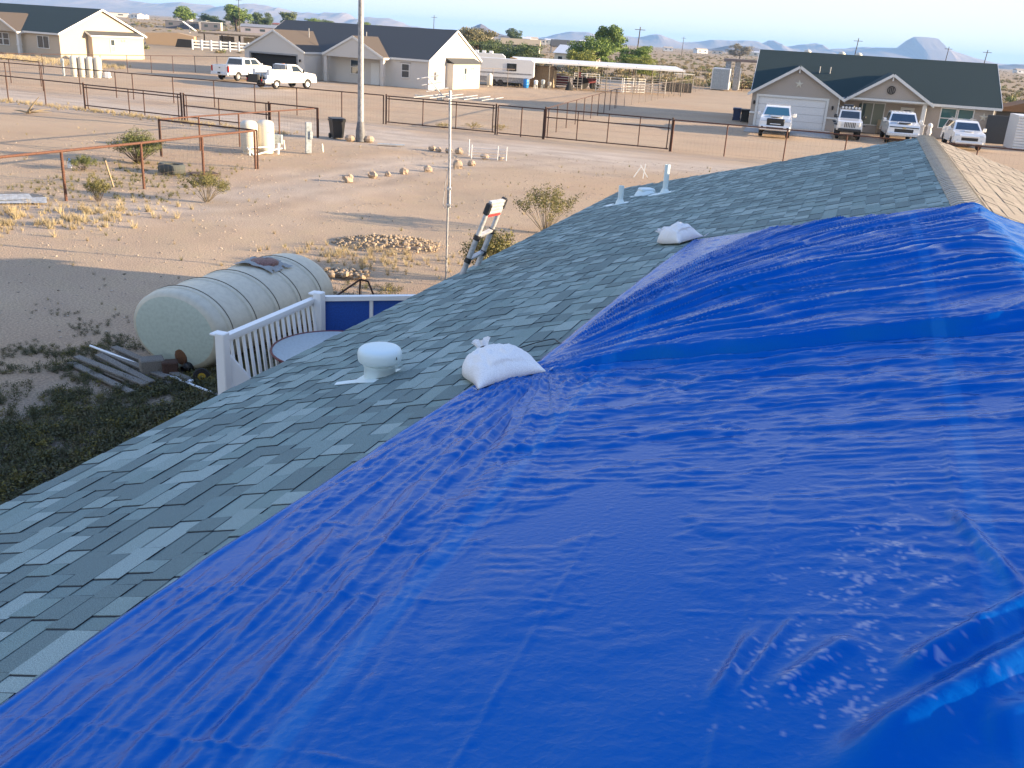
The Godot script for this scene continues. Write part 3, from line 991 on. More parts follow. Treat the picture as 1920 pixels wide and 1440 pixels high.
func gable_block(par: Node3D, x0: float, x1: float, d0: float, d1: float, eave: float, ridge: float, along_x: bool, wallm: Material, roofm: Material, over := .35, trim: Material = null, hole := []):
	# walls (a closed gabled box) and a roof of two slabs with fascia boards; d is depth behind the front
	var g := Geo.new()
	var w := 0.16
	var rh := 0.10
	if along_x:
		var m := (d0 + d1) / 2
		var poly := PackedVector2Array([Vector2(-d0 - w * 0, 0), Vector2(-d0, eave), Vector2(-m, ridge - rh), Vector2(-d1, eave), Vector2(-d1, 0)])
		var zx := Transform3D(Basis(Vector3(0, 0, 1), Vector3.UP, Vector3(-1, 0, 0)), Vector3.ZERO)
		g.prism(poly, -x1, -x1 + w, zx); g.prism(poly, -x0 - w, -x0, zx)
		g.span(Vector3(x0 + w, 0, -d1), Vector3(x1 - w, eave, -d1 + w))
		if hole.size() == 0: g.span(Vector3(x0 + w, 0, -d0 - w), Vector3(x1 - w, eave, -d0))
	else:
		var m := (x0 + x1) / 2
		var poly := PackedVector2Array([Vector2(x0, 0), Vector2(x1, 0), Vector2(x1, eave), Vector2(m, ridge - rh), Vector2(x0, eave)])
		if hole.size() == 4:   # opening x0, x1, top
			poly = PackedVector2Array([Vector2(x0, 0), Vector2(hole[0], 0), Vector2(hole[0], hole[2]), Vector2(hole[1], hole[2]), Vector2(hole[1], 0), Vector2(x1, 0), Vector2(x1, eave), Vector2(m, ridge - rh), Vector2(x0, eave)])
		elif hole.size() == 2:  # only the gable above a porch
			poly = PackedVector2Array([Vector2(x0, hole[0]), Vector2(x1, hole[0]), Vector2(x1, eave), Vector2(m, ridge - rh), Vector2(x0, eave)])
		g.prism(poly, -d0 - w, -d0)
		if hole.size() != 2:
			g.span(Vector3(x0, 0, -d1), Vector3(x0 + w, eave, -d0 - w)); g.span(Vector3(x1 - w, 0, -d1), Vector3(x1, eave, -d0 - w))
	obj("wall", g, wallm, par)
	g = Geo.new()
	var f := Geo.new()
	var half := ((d1 - d0) if along_x else (x1 - x0)) / 2
	var slope := (ridge - eave) / half
	var ex := over * slope
	for s in [-1.0, 1.0]:
		var a: Vector3; var b: Vector3; var c: Vector3; var e: Vector3
		if along_x:
			var m := -(d0 + d1) / 2
			a = Vector3(x0 - over, ridge, m); b = Vector3(x1 + over, ridge, m)
			c = Vector3(x1 + over, eave - ex, m + s * (half + over)); e = Vector3(x0 - over, eave - ex, m + s * (half + over))
		else:
			var m := (x0 + x1) / 2
			a = Vector3(m, ridge, -d0 + over); b = Vector3(m, ridge, -d1)
			c = Vector3(m + s * (half + over), eave - ex, -d1); e = Vector3(m + s * (half + over), eave - ex, -d0 + over)
		var dn := Vector3(0, -.12, 0)
		var o := (a + b + c + e) / 4 + dn * .5
		g.out_quad(o, a, b, c, e); g.out_quad(o, a + dn, b + dn, c + dn, e + dn)
		g.out_quad(o, c, e, e + dn, c + dn); g.out_quad(o, a, e, e + dn, a + dn); g.out_quad(o, b, c, c + dn, b + dn)
		var k := Vector3(0, -.10, 0)
		var outx := (e - a).normalized() * .012
		f.bar(c + k + outx, e + k + outx, .03, .19); 
		var px := (e - c).normalized() * .014
		f.bar(a + k + px, e + k + px, .03, .19)
		if along_x: f.bar(b + k - px, c + k - px, .03, .19)
	obj("roof", g, roofm, par)
	if trim: obj("fascia", f, trim, par)

func window(par: Node3D, o: Vector3, right: Vector3, wdt: float, hgt: float, split: String, frame: Material, pane: Material):
	# o is the middle of the sill line on the wall face; frame stands proud, panes sit in it
	var n := right.cross(Vector3.UP)
	var g := Geo.new()
	var bs := Basis(right, Vector3.UP, n)
	var t := .07
	g.box(o + Vector3.UP * (t / 2) + n * .02, Vector3(wdt, t, .09), bs)
	g.box(o + Vector3.UP * (hgt - t / 2) + n * .02, Vector3(wdt, t, .09), bs)
	for s in [-1, 1]: g.box(o + Vector3.UP * hgt / 2 + right * s * (wdt - t) / 2 + n * .02, Vector3(t, hgt - 2 * t, .09), bs)
	if split == "h": g.box(o + Vector3.UP * hgt / 2 + n * .018, Vector3(wdt - 2 * t, t * .8, .07), bs)
	elif split == "v": g.box(o + Vector3.UP * hgt / 2 + n * .018, Vector3(t * .8, hgt - 2 * t, .07), bs)
	var w := obj("window", g, frame, par)
	var cells := [[0.0, 0.0, 1.0, 1.0]]
	if split == "h": cells = [[0, -.25, 1, .5], [0, .25, 1, .5]]
	elif split == "v": cells = [[-.25, 0, .5, 1], [.25, 0, .5, 1]]
	for c in cells:
		g = Geo.new()
		g.box(o + Vector3.UP * hgt * (.5 + c[1]) + right * wdt * c[0] + n * .008, Vector3((wdt - 2 * t) * c[2] - .01, (hgt - 2 * t) * c[3] - .01, .02), bs)
		obj("pane", g, pane if c[1] <= 0 or pane != mats.blind else mats.window_glass, w)

func wall_lamp(par: Node3D, o: Vector3):
	var g := Geo.new()
	g.box(o, Vector3(.12, .22, .05)); g.lathe(Transform3D(Basis.IDENTITY, o + Vector3(0, -.16, .1)), [Vector2(.04, 0), Vector2(.07, .18), Vector2(.09, .2), Vector2(.0, .28)], 10)
	obj("wall_lamp", g, mats.paint_dark, par)

func garage_door(par: Node3D, x0: float, x1: float, d: float, h: float, m: Material):
	var g := Geo.new()
	var n := 4
	for k in n: g.cbox(Vector3((x0 + x1) / 2, (k + .5) * h / n, -d), Vector3(x1 - x0 - .02, h / n - .012, .05), .01)
	obj("garage_door", g, m, par)

func star(par: Node3D, o: Vector3, r: float, m: Material):
	var g := Geo.new()
	for i in 10:
		var a := PI / 2 + TAU * i / 10.0
		var b := PI / 2 + TAU * (i + 1) / 10.0
		var ra := r if i % 2 == 0 else r * .42
		var rb := r if i % 2 == 1 else r * .42
		g.tri(o + Vector3(0, 0, .06), o + Vector3(cos(a) * ra, sin(a) * ra, .01), o + Vector3(cos(b) * rb, sin(b) * rb, .01))
	obj("star_ornament", g, m, par)

func build_neighbour_houses():
	var V := func(x: float, y: float, d: float) -> Vector3: return Vector3(x, y, -d)
	# middle: white stucco
	var h := thing("stucco_house", "white stucco house with charcoal roof and two white trucks parked before it", "house", Vector3(-9.96, 0, -95.15), deg_to_rad(-24))
	gable_block(h, -21.2, 0, 0, 10.9, 2.8, 5.6, true, mats.stucco_white, mats.roof_charcoal, .12, mats.trim_white)
	gable_block(h, -19.9, -12.5, -3, 4.2, 2.75, 4.62, false, mats.stucco_white, mats.roof_brown, .1, mats.trim_white, [-19.2, -13.4, 2.25, 0])
	gable_block(h, -11.5, -4.4, -1.2, 3.2, 2.7, 4.5, false, mats.stucco_white, mats.roof_brown, .08, mats.trim_white, [2.45, 0])
	var g := Geo.new()
	g.span(V.call(-19.1, 0, -2.7), V.call(-13.5, 2.2, -2.66))
	obj("garage_opening", g, mats.dark_inside, h)
	g = Geo.new()
	g.span(V.call(-19.32, 2.25, -3.03), V.call(-13.28, 2.40, -2.98)); g.span(V.call(-19.32, 0, -3.03), V.call(-19.2, 2.25, -2.98)); g.span(V.call(-13.4, 0, -3.03), V.call(-13.28, 2.25, -2.98))
	obj("garage_frame", g, mats.grey_steel, h)
	for x in [-11.3, -4.6]:
		g = Geo.new(); g.cbox(V.call(x, 1.22, -1.0), Vector3(.36, 2.44, .36), .03)
		g.cbox(V.call(x, .9, -1.0), Vector3(.44, .12, .44), .02)
		obj("porch_pillar", g, mats.stucco_white, h)
	window(h, V.call(-8.3, .85, -.01), Vector3.RIGHT, 1.5, 1.4, "h", mats.trim_white, mats.window_glass)
	window(h, V.call(-2.6, .9, -.01), Vector3.RIGHT, .95, 1.35, "h", mats.trim_white, mats.window_glass)
	g = Geo.new(); g.cbox(V.call(-2.6, 2.32, -.02), Vector3(1.2, .1, .1), .02); obj("window_head", g, mats.stucco_taupe, h)
	g = Geo.new(); g.cbox(V.call(-6.1, 1.03, -.02), Vector3(1.0, 2.06, .06), .01); g.ball(V.call(-5.7, 1.0, -.07), Vector3.ONE * .04); obj("front_door", g, mats.trim_white, h)
	wall_lamp(h, V.call(-5.2, 1.9, -.03)); wall_lamp(h, V.call(-12.95, 1.85, -3.05))
	# shallow box room on the sunny gable
	g = Geo.new()
	g.span(V.call(.003, 0, 3.5), V.call(.8, 2.45, 9.3))
	obj("box_room", g, mats.stucco_white, h)
	g = Geo.new()
	var q := [V.call(.003, 2.95, 3.35), V.call(.95, 2.5, 3.35), V.call(.95, 2.5, 9.45), V.call(.003, 2.95, 9.45)]
	g.quad(q[0], q[1], q[2], q[3]); g.quad(q[3] - Vector3(0, .1, 0), q[2] - Vector3(0, .1, 0), q[1] - Vector3(0, .1, 0), q[0] - Vector3(0, .1, 0))
	g.quad(q[1] - Vector3(0, .1, 0), q[2] - Vector3(0, .1, 0), q[2], q[1]); g.quad(q[0] - Vector3(0, .1, 0), q[1] - Vector3(0, .1, 0), q[1], q[0])
	obj("lean_to_roof", g, mats.roof_charcoal, h)
	window(h, V.call(.81, .75, 6.0), Vector3(0, 0, -1), .62, 1.35, "h", mats.trim_white, mats.blind)
	for k in 2:
		g = Geo.new(); g.cbox(V.call(.83, 1.98, 7.45 + k * .35), Vector3(.06, .2, .2), .02); obj("vent_hood", g, mats.grey_steel, h)
	g = Geo.new(); g.cbox(V.call(.1, 1.25, 1.35), Vector3(.2, .75, .45), .02); g.tube(V.call(.1, 0, 1.35), V.call(.1, .9, 1.35), .03); obj("meter_box", g, mats.grey_steel, h)
	for p in [[-15.0, 1.2], [-8.5, 2.0], [-12, 4.4]]:
		g = Geo.new(); g.tube(V.call(p[0], 3.2, p[1]), V.call(p[0], 4.9, p[1]), .05); obj("vent_pipe", g, mats.grey_steel, h)
	# left: beige stucco
	h = thing("stucco_house", "beige stucco house cut by the left picture edge, tanks before its gable", "house", Vector3(-53.6, 0, -111.5), deg_to_rad(-27))
	h.scale = Vector3.ONE * 1.04
	gable_block(h, -22, 0, 0, 11.4, 2.7, 5.3, true, mats.stucco_beige, mat("roof_left", .036, .062, .058, .95, "granule", .25), .3, mats.trim_white)
	gable_block(h, -13.2, -5.9, -.7, 3.4, 2.6, 4.35, false, mats.stucco_beige, mats.roof_brown, .3, mats.trim_white, [2.4, 0])
	g = Geo.new(); g.cbox(V.call(-6.1, 1.2, -.5), Vector3(.36, 2.4, .36), .03); g.cbox(V.call(-6.1, 1.05, -.5), Vector3(.46, .12, .46), .02); obj("porch_pillar", g, mats.trim_white, h)
	window(h, V.call(-2.65, .85, -.01), Vector3.RIGHT, 1.95, 1.35, "v", mats.trim_white, mats.window_glass)
	for k in 2: window(h, V.call(-10.1 + k * 1.15, .85, -.01), Vector3.RIGHT, 1.1, 1.35, "h", mats.trim_white, mats.window_glass)
	g = Geo.new(); g.span(V.call(.003, 0, 3.6), V.call(.75, 2.45, 10.4)); obj("box_room", g, mats.stucco_beige, h)
	g = Geo.new()
	q = [V.call(.003, 2.95, 3.3), V.call(1.0, 2.5, 3.3), V.call(1.0, 2.5, 10.6), V.call(.003, 2.95, 10.6)]
	g.quad(q[0], q[1], q[2], q[3]); obj("lean_to_roof", g, mats.roof_charcoal, h)
	g = Geo.new(); g.bar(V.call(1.0, 2.42, 3.3), V.call(1.0, 2.42, 10.6), .03, .17); g.bar(V.call(.003, 2.86, 3.29), V.call(1.0, 2.42, 3.29), .03, .17); obj("lean_to_fascia", g, mats.trim_white, h)
	window(h, V.call(.76, .75, 6.3), Vector3(0, 0, -1), .66, 1.4, "h", mats.trim_white, mats.blind)
	for k in 2:
		g = Geo.new(); g.cbox(V.call(.79, 2.02, 7.7 + k * .35), Vector3(.06, .18, .2), .02); obj("vent_hood", g, mats.grey_steel, h)
	# right: taupe stucco with white trim
	h = thing("stucco_house", "taupe stucco house with white trim, slate green roof and four vehicles before it", "house", Vector3(16.98, 0, -74.66), deg_to_rad(-15))
	gable_block(h, 0, 17.5, 2.5, 13.5, 2.65, 5.55, true, mats.stucco_taupe, mats.roof_green, .3, mats.trim_white)
	gable_block(h, -.1, 6.3, 0, 6.0, 2.6, 4.55, false, mats.stucco_taupe, mats.roof_green, .32, mats.trim_white, [.42, 5.35, 2.2, 0])
	gable_block(h, 6.95, 12.6, .9, 5.4, 2.62, 4.42, false, mats.stucco_taupe, mats.roof_green, .3, mats.trim_white, [2.45, 0])
	garage_door(h, .42, 5.35, .08, 2.2, mat("door_white", .76, .76, .76, .5, "fine", .4))
	g = Geo.new()
	g.span(V.call(.24, 2.2, -.04), V.call(5.53, 2.36, .02)); g.span(V.call(.24, 0, -.04), V.call(.42, 2.2, .02)); g.span(V.call(5.35, 0, -.04), V.call(5.53, 2.2, .02))
	obj("garage_frame", g, mats.trim_white, h)
	for x in [[-.14, .24], [5.53, 6.34]]:
		g = Geo.new(); g.cbox(V.call((x[0] + x[1]) / 2, .98, -.02), Vector3(x[1] - x[0], .14, .1), .02); obj("ledge_trim", g, mats.trim_white, h)
	g = Geo.new(); g.cbox(V.call(9.78, 2.5, .82), Vector3(6.0, .16, .12), .02); obj("porch_beam", g, mats.trim_white, h)
	g = Geo.new(); g.cbox(V.call(12.35, 1.2, 1.1), Vector3(.3, 2.4, .3), .02); g.cbox(V.call(12.35, .92, 1.1), Vector3(.55, .14, .5), .02); g.cbox(V.call(12.35, .45, 1.1), Vector3(.46, .9, .42), .02); obj("porch_pillar", g, mats.trim_white, h)
	g = Geo.new(); g.tube(V.call(6.25, 0, -.03), V.call(6.25, 2.5, -.03), .05); obj("downspout", g, mats.trim_white, h)
	g = Geo.new(); g.tube(V.call(17.3, 0, 2.42), V.call(17.3, 2.5, 2.42), .05); obj("downspout", g, mats.trim_white, h)
	for k in 2: window(h, V.call(14.25 + k * 1.2, .75, 2.49), Vector3.RIGHT, 1.15, 1.5, "h", mats.trim_white, mat("teal_glass", .05, .12, .12, .06))
	window(h, V.call(8.9, .55, 2.49), Vector3.RIGHT, 1.7, 1.7, "v", mats.trim_white, mat("screen_glass", .16, .18, .14, .3))
	g = Geo.new(); g.cbox(V.call(11.35, 1.03, 2.47), Vector3(.98, 2.06, .06), .01); obj("front_door", g, mats.trim_white, h)
	g = Geo.new(); g.cbox(V.call(11.35, 1.6, 2.42), Vector3(.5, .5, .03), .03); obj("door_light", g, mats.window_glass, h)
	g = Geo.new(); g.cbox(V.call(8.1, 1.05, 2.46), Vector3(.5, 2.1, .05), .01); obj("shutter", g, mat("green_shutter", .02, .05, .05, .5), h)
	wall_lamp(h, V.call(-.0 + .12, 1.75, -.04)); wall_lamp(h, V.call(5.85, 1.75, -.04))
	star(h, V.call(3.2, 3.25, -.03), .32, mats.cream_tank); star(h, V.call(16.7, 1.75, 2.47), .34, mats.cream_tank)
	g = Geo.new(); g.lathe(Transform3D(Basis(Vector3.RIGHT, PI / 2), V.call(9.8, 3.25, .86)), [Vector2(.3, 0), Vector2(.3, .05), Vector2(.24, .05), Vector2(.24, 0)], 16)
	for k in 3: g.box(V.call(9.68 + k * .12, 3.25, .83), Vector3(.06, .4, .03))
	obj("metal_monogram", g, mats.paint_dark, h)
	for p in [[3.1, 4.32, -.02], [9.78, 4.18, .88]]:
		g = Geo.new(); g.cbox(V.call(p[0], p[1] - .12, p[2] - .18), Vector3(.1, .34, .12), .02); obj("gable_bracket", g, mats.trim_white, h)
	for x in [3.5, 6.2, 7.5]:
		g = Geo.new(); g.ball(V.call(x, 5.5, 8.6), Vector3(.3, .28, .3)); obj("roof_turbine", g, mats.cream_tank, h)
	for x in [4.6, 5.4]:
		g = Geo.new(); g.tube(V.call(x, 4.0, 5.2), V.call(x, 4.55, 5.2), .05); obj("vent_pipe", g, mats.grey_steel, h)
	# porch furniture and clutter, each its own thing
	g = Geo.new(); g.cbox(Vector3(0, .42, 0), Vector3(1.1, .1, .5), .02); g.cbox(Vector3(0, .75, -.22), Vector3(1.1, .6, .06), .02)
	for s in [-1, 1]: g.span(Vector3(s * .55 - .03, 0, -.22), Vector3(s * .55 + .03, .62, .22))
	var b := obj("porch_bench", g, mats.wood_pale)
	b.position = at_local(h, 9.9, 1.8); b.rotation.y = deg_to_rad(-15)
	tag(b, "brown wooden bench on the porch of the taupe house", "bench")
	g = Geo.new(); g.lathe(Transform3D.IDENTITY, [Vector2(.14, 0), Vector2(.12, .3), Vector2(.2, .5), Vector2(.12, .8), Vector2(.2, .95), Vector2(.15, 1.1), Vector2(0, 1.2)], 12)
	b = obj("garden_urn", g, mats.white_metal); b.position = at_local(h, 12.9, .4)
	tag(b, "small white garden ornament beside the porch pillar of the taupe house", "ornament")
	g = Geo.new(); g.span(Vector3(-3.0, .004, -3.4), Vector3(3.0, .05, 3.4))
	b = obj("driveway_slab", g, mats.concrete); b.position = at_local(h, 2.9, -3.45); b.rotation.y = deg_to_rad(-15)
	tag(b, "concrete driveway slab before the garage of the taupe house", "driveway", "", "structure")

# ---------------------------------------------------------------- things in the yard
func build_yard():
	var g := Geo.new()
	# elliptical water tank
	var t := thing("water_tank", "large pale oval plastic water tank lying beside the house", "tank", Vector3(-5.34, .65, -13.94), deg_to_rad(-20))
	g = Geo.new()
	var prof := [Vector2(.86, -.028), Vector2(.94, .0), Vector2(.985, .05), Vector2(1.0, .11)]
	var bands := [.24, .85, 1.5, 2.15, 2.8]
	for y in bands:
		prof.append_array([Vector2(1.0, y - .05), Vector2(1.03, y - .03), Vector2(1.03, y + .03), Vector2(1.0, y + .05)])
	prof.append_array([Vector2(1.0, 3.2), Vector2(.97, 3.31), Vector2(.86, 3.41), Vector2(.6, 3.5), Vector2(0, 3.54)])
	var q := []
	for p in prof: q.append(Vector2(p.x * 1.0, p.y))
	# lathe axis along -z of the node; scaled to .87 wide by .65 high
	g.lathe(Transform3D(Basis(Vector3(1, 0, 0), Vector3(0, 0, -1), Vector3(0, 1, 0)), Vector3.ZERO), q, 56, .87, .65)
	obj("shell", g, mats.poly_tank, t)
	g = Geo.new()
	g.lathe(Transform3D(Basis(Vector3(1, 0, 0), Vector3(0, 0, -1), Vector3(0, 1, 0)), Vector3.ZERO), [Vector2(0, -.075), Vector2(.35, -.07), Vector2(.65, -.055), Vector2(.86, -.028)], 56, .87, .65)
	obj("end_cap", g, mat("tank_end", .42, .49, .43, .45, "tank", 1.3), t)
	for y in bands:
		g = Geo.new()
		var pts := []
		for i in 41:
			var a := deg_to_rad(-25.0 + 230.0 * i / 40.0)
			pts.append(Vector3(.87 * 1.034 * cos(a), .65 * 1.034 * sin(a), -y - .045))
		g.path(pts, .008, 5)
		obj("strap", g, mat("strap", .13, .12, .09, .8), t)
	g = Geo.new(); g.lathe(Transform3D(Basis.IDENTITY, Vector3(.05, .63, -2.3)), [Vector2(.26, 0), Vector2(.26, .05), Vector2(.22, .08), Vector2(0, .09)], 24); obj("hatch_lid", g, mat("hatch", .26, .13, .11, .7, "rust", 2), t)
	g = Geo.new(); g.ball(Vector3(.12, -.40, .055), Vector3(.17, .20, .035), gn, .8, 14); obj("rust_stain", g, mat("rust_stain", .17, .075, .03, .9, "rust", 4), t)
	g = Geo.new(); g.lathe(Transform3D(Basis(Vector3.RIGHT, PI / 2), Vector3(.26, -.52, .0)), [Vector2(.07, 0), Vector2(.07, .12), Vector2(.04, .14), Vector2(.04, .2)], 14); obj("outlet_valve", g, mats.black_plastic, t)
	# torn cloth over the hatch
	g = Geo.new()
	var n := 14
	var P := []
	for i in n + 1:
		var row := []
		for j in n + 1:
			var x := (float(i) / n - .5) * .86
			var z := (float(j) / n - .5) * .62
			var w := gn.get_noise_2d(x * 50.0, z * 50.0)
			x += w * .06; z += gn.get_noise_2d(z * 60.0, x * 60.0 + 9.0) * .06
			row.append(Vector3(x, .66 * sqrt(maxf(.05, 1.0 - pow((x + .03) / .87, 2))) + .028 + .035 * absf(w) * 2.0, -2.28 + z))
		P.append(row)
	for i in n:
		for j in n:
			var cx := Vector2(i - n / 2.0, j - n / 2.0)
			if cx.length() < 3.1 or (rng.randf() < .25 and cx.length() > 6.5): continue
			g.quad(P[i][j], P[i][j + 1], P[i + 1][j + 1], P[i + 1][j])
	var cl := obj("torn_cloth", g, mat("grey_cloth", .30, .32, .32, .8, "fine", 2))
	cl.transform = t.transform
	tag(cl, "torn grey cloth draped round the hatch on top of the oval tank", "cloth")
	# lumber and pipe by the tank
	var pl := thing("lumber_pile", "weathered grey planks stacked on the ground under the oval tank's end", "lumber", Vector3(-6.1, 0, -13.6), deg_to_rad(-37))
	for k in 9:
		g = Geo.new()
		g.cbox(Vector3(rr(-.06, .06), .05 + .055 * (k / 5), -.45 + (k % 5) * .20 + rr(-.02, .02)), Vector3(rr(1.5, 2.1), .04, .12), .006, Basis(Vector3.UP, rr(-.07, .07)))
		obj("plank", g, mats.wood_grey, pl)
	g = Geo.new(); g.tube(Vector3(-6.96, .14, -14.45), Vector3(-4.3, .05, -12.85), .019)
	tag(obj("white_pipe", g, mats.vinyl), "long thin white pipe leaning over the weathered planks", "pipe")
	g = Geo.new(); g.cbox(Vector3.ZERO, Vector3(.36, .26, .26), .02, Basis(Vector3.UP, .5)); var o := obj("block", g, mat("woven_block", .26, .24, .21, .9, "rust", 5)); o.position = Vector3(-5.62, .17, -13.62)
	tag(o, "grey block wedged between the planks and the oval tank", "block")
	g = Geo.new(); g.cbox(Vector3.ZERO, Vector3(.24, .26, .2), .02, Basis(Vector3.UP, .4)); o = obj("rusty_box", g, mat("rusty", .09, .045, .03, .9, "rust", 4)); o.position = Vector3(-5.33, .15, -13.6)
	tag(o, "small rusty brown box at the foot of the oval tank", "box")
	g = Geo.new(); g.cbox(Vector3.ZERO, Vector3(.36, .05, .07), .01, Basis(Vector3.UP, -.35)); o = obj("white_offcut", g, mats.vinyl); o.position = Vector3(-5.05, .08, -13.35)
	tag(o, "short white vinyl offcut lying under the oval tank", "offcut")
	t = thing("small_wheel", "small black wheel with yellow hub under the oval tank", "wheel", Vector3(-4.78, .13, -13.42), .3)
	g = Geo.new(); g.lathe(Transform3D(Basis(Vector3.RIGHT, PI / 2), Vector3.ZERO), [Vector2(.06, -.03), Vector2(.12, -.03), Vector2(.13, 0), Vector2(.12, .03), Vector2(.06, .03)], 18); obj("tyre", g, mats.rubber, t)
	g = Geo.new(); g.lathe(Transform3D(Basis(Vector3.RIGHT, PI / 2), Vector3.ZERO), [Vector2(0, -.025), Vector2(.06, -.02), Vector2(.06, .02), Vector2(0, .025)], 14); obj("hub", g, mat("yellow", .5, .33, .03, .5), t)
	# deck railing
	t = thing("deck_railing", "white vinyl deck railing with slim balusters beside the oval tank", "railing")
	var a := Vector3(-3.34, 1.9, -10.0)
	var b := Vector3(-2.67, 1.9, -11.95)
	var dn := Vector3(.10, -.66, .12)
	g = Geo.new(); g.bar(a, b, .09, .05); g.bar(a - Vector3(0, .035, 0), b - Vector3(0, .035, 0), .05, .05); obj("top_rail", g, mats.vinyl, t)
	g = Geo.new(); g.bar(a + dn, b + dn, .05, .06); obj("bottom_rail", g, mats.vinyl, t)
	for k in 17:
		var p := a.lerp(b, (k + .8) / 17.6)
		g = Geo.new(); g.bar(p - Vector3(0, .05, 0), p + dn, .032, .032); obj("baluster", g, mats.vinyl, t)
	for p in [a, b]:
		g = Geo.new(); g.cbox(p + dn * .62 + Vector3(0, .06, 0), Vector3(.12, .92, .12), .01, Basis(Vector3.UP, -.33)); g.cbox(p + Vector3(.0, .07, 0), Vector3(.15, .03, .15), .01, Basis(Vector3.UP, -.33)); obj("post", g, mats.vinyl, t)
	g = Geo.new()
	var s0 := a + Vector3(-.02, .02, .07)
	var tri := [s0, s0 + Vector3(.13, -1.25, .02), s0 + Vector3(.44, -.72, -.28)]
	g.tri(tri[0], tri[1], tri[2])
	for v in 3: g.quad(tri[v], tri[(v + 1) % 3], tri[(v + 1) % 3] + Vector3(.01, 0, -.03), tri[v] + Vector3(.01, 0, -.03))
	obj("skirt_panel", g, mats.vinyl, t)
	# deck boards below
	t = thing("wooden_deck", "brown board deck between the white railing and the eave", "deck", Vector3(-2.35, 1.0, -11.1), deg_to_rad(-19.1))
	for k in 9:
		g = Geo.new(); g.cbox(Vector3(-.66 + k * .145, .10, 0), Vector3(.135, .03, 2.3), .005); obj("board", g, mat("deck_board", .17, .11, .075, .8, "rust", 3), t)
	g = Geo.new()
	for p in [Vector3(-.7, -.5, -1.1), Vector3(.5, -.5, -1.1), Vector3(-.7, -.5, 1.1), Vector3(.5, -.5, 1.1)]: g.box(p + Vector3(0, .04, 0), Vector3(.1, 1.06, .1))
	obj("deck_frame", g, mats.wood_grey, t)
	# blue screens
	t = thing("screen_fence", "blue screen panels in a white frame beyond the deck railing", "screen")
	var c := Vector3(-.9, 1.9, -12.45)
	g = Geo.new(); g.bar(b, c, .09, .06); obj("top_rail", g, mats.vinyl, t)
	for k in 4:
		var p := b.lerp(c, [.012, .40, .80, .99][k])
		g = Geo.new(); g.cbox(p - Vector3(0, .45, 0), Vector3(.05, .86, .05), .008); obj("post", g, mats.vinyl, t)
	for k in 3:
		var p0 := b.lerp(c, [.012, .40, .80][k] + .012)
		var p1 := b.lerp(c, [.40, .80, .99][k] - .012)
		g = Geo.new(); g.bar(p0 - Vector3(0, .46, 0), p1 - Vector3(0, .46, 0), .012, .85); obj("screen_panel", g, mats.blue_panel, t)
	# round table
	t = thing("round_table", "round blue grey table top with dark red rim on the deck", "table", Vector3(-2.2, .33, -10.75))
	g = Geo.new(); g.lathe(Transform3D.IDENTITY, [Vector2(0, 1.27), Vector2(.70, 1.27), Vector2(.72, 1.285), Vector2(0, 1.30)], 48); obj("top", g, mat("table_top", .33, .40, .43, .45, "tank", 2), t)
	g = Geo.new()
	var ring := []
	for i in 49: ring.append(Vector3(.732 * cos(TAU * i / 48.0), 1.28, .732 * sin(TAU * i / 48.0)))
	g.path(ring, .016, 6); obj("rim", g, mat("maroon", .12, .02, .022, .5), t)
	for k in 4:
		g = Geo.new(); g.tube(Vector3(.4 * cos(PI / 4 + k * PI / 2), .80, .4 * sin(PI / 4 + k * PI / 2)), Vector3(.35 * cos(PI / 4 + k * PI / 2), 1.27, .35 * sin(PI / 4 + k * PI / 2)), .02); obj("leg", g, mats.paint_dark, t)
	# rusty wire frame past the tank
	t = thing("bent_gate", "bent rusty metal frame with wire mesh behind the oval tank", "frame", Vector3(-3.0, 0, -16.7), .5)
	g = Geo.new()
	g.path([Vector3(-.75, 0, 0), Vector3(-.55, .55, 0), Vector3(.1, .95, 0), Vector3(.25, .9, 0), Vector3(.45, .35, .1), Vector3(.8, .45, .25), Vector3(1.1, .35, .3)], .018); g.path([Vector3(.1, .95, 0), Vector3(.05, 0, 0)], .018); g.path([Vector3(-.55, .55, 0), Vector3(-.55, 0, .1)], .018)
	obj("frame_tube", g, mats.rust_dark, t)
	g = Geo.new()
	for k in 7:
		g.tube(Vector3(-.55 + k * .1, .05, .02), Vector3(-.35 + k * .08, .55 + k * .05, .02), .004, .004, 4); g.tube(Vector3(.1 - k * .08, .05, .03), Vector3(-.5 + k * .06, .35 + k * .05, .03), .004, .004, 4)
	obj("mesh_wire", g, mats.rust_dark, t)
	# antenna mast
	t = thing("antenna_mast", "tall thin steel mast carrying an old television antenna", "antenna", Vector3(-1.62, 0, -20.35))
	g = Geo.new(); g.tube(Vector3(0, 0, 0), Vector3(-.02, 2.2, 0), .022); obj("lower_mast", g, mats.grey_steel, t)
	g = Geo.new(); g.tube(Vector3(.02, 1.75, .03), Vector3(-.05, 4.18, .03), .028); obj("upper_mast", g, mats.galvanised, t)
	g = Geo.new()
	for y in [1.8, 2.15]: g.box(Vector3(0, y, .015), Vector3(.1, .05, .1))
	g.path([Vector3(-.03, 2.6, .04), Vector3(-.09, 2.2, .05), Vector3(-.12, 1.8, .04), Vector3(-.05, 1.72, .03)], .006, 5)
	obj("clamp", g, mats.galvanised, t)
	g = Geo.new(); g.bar(Vector3(-.78, 4.04, .05), Vector3(.92, 4.06, -.05), .03, .03); obj("boom", g, mats.galvanised, t)
	for k in 5:
		var x: float = [-.40, -.12, .22, .52, .84][k]
		var L: float = [.62, .55, .50, .45, .38][k]
		g = Geo.new(); g.tube(Vector3(x - L * .55, 4.05 - L * .03, L), Vector3(x + L * .55, 4.07 + L * .03, -L), .010); obj("element", g, mats.galvanised, t)
	g = Geo.new()
	g.path([Vector3(-.2, 4.05, 0), Vector3(-.52, 4.42, .1)], .012)
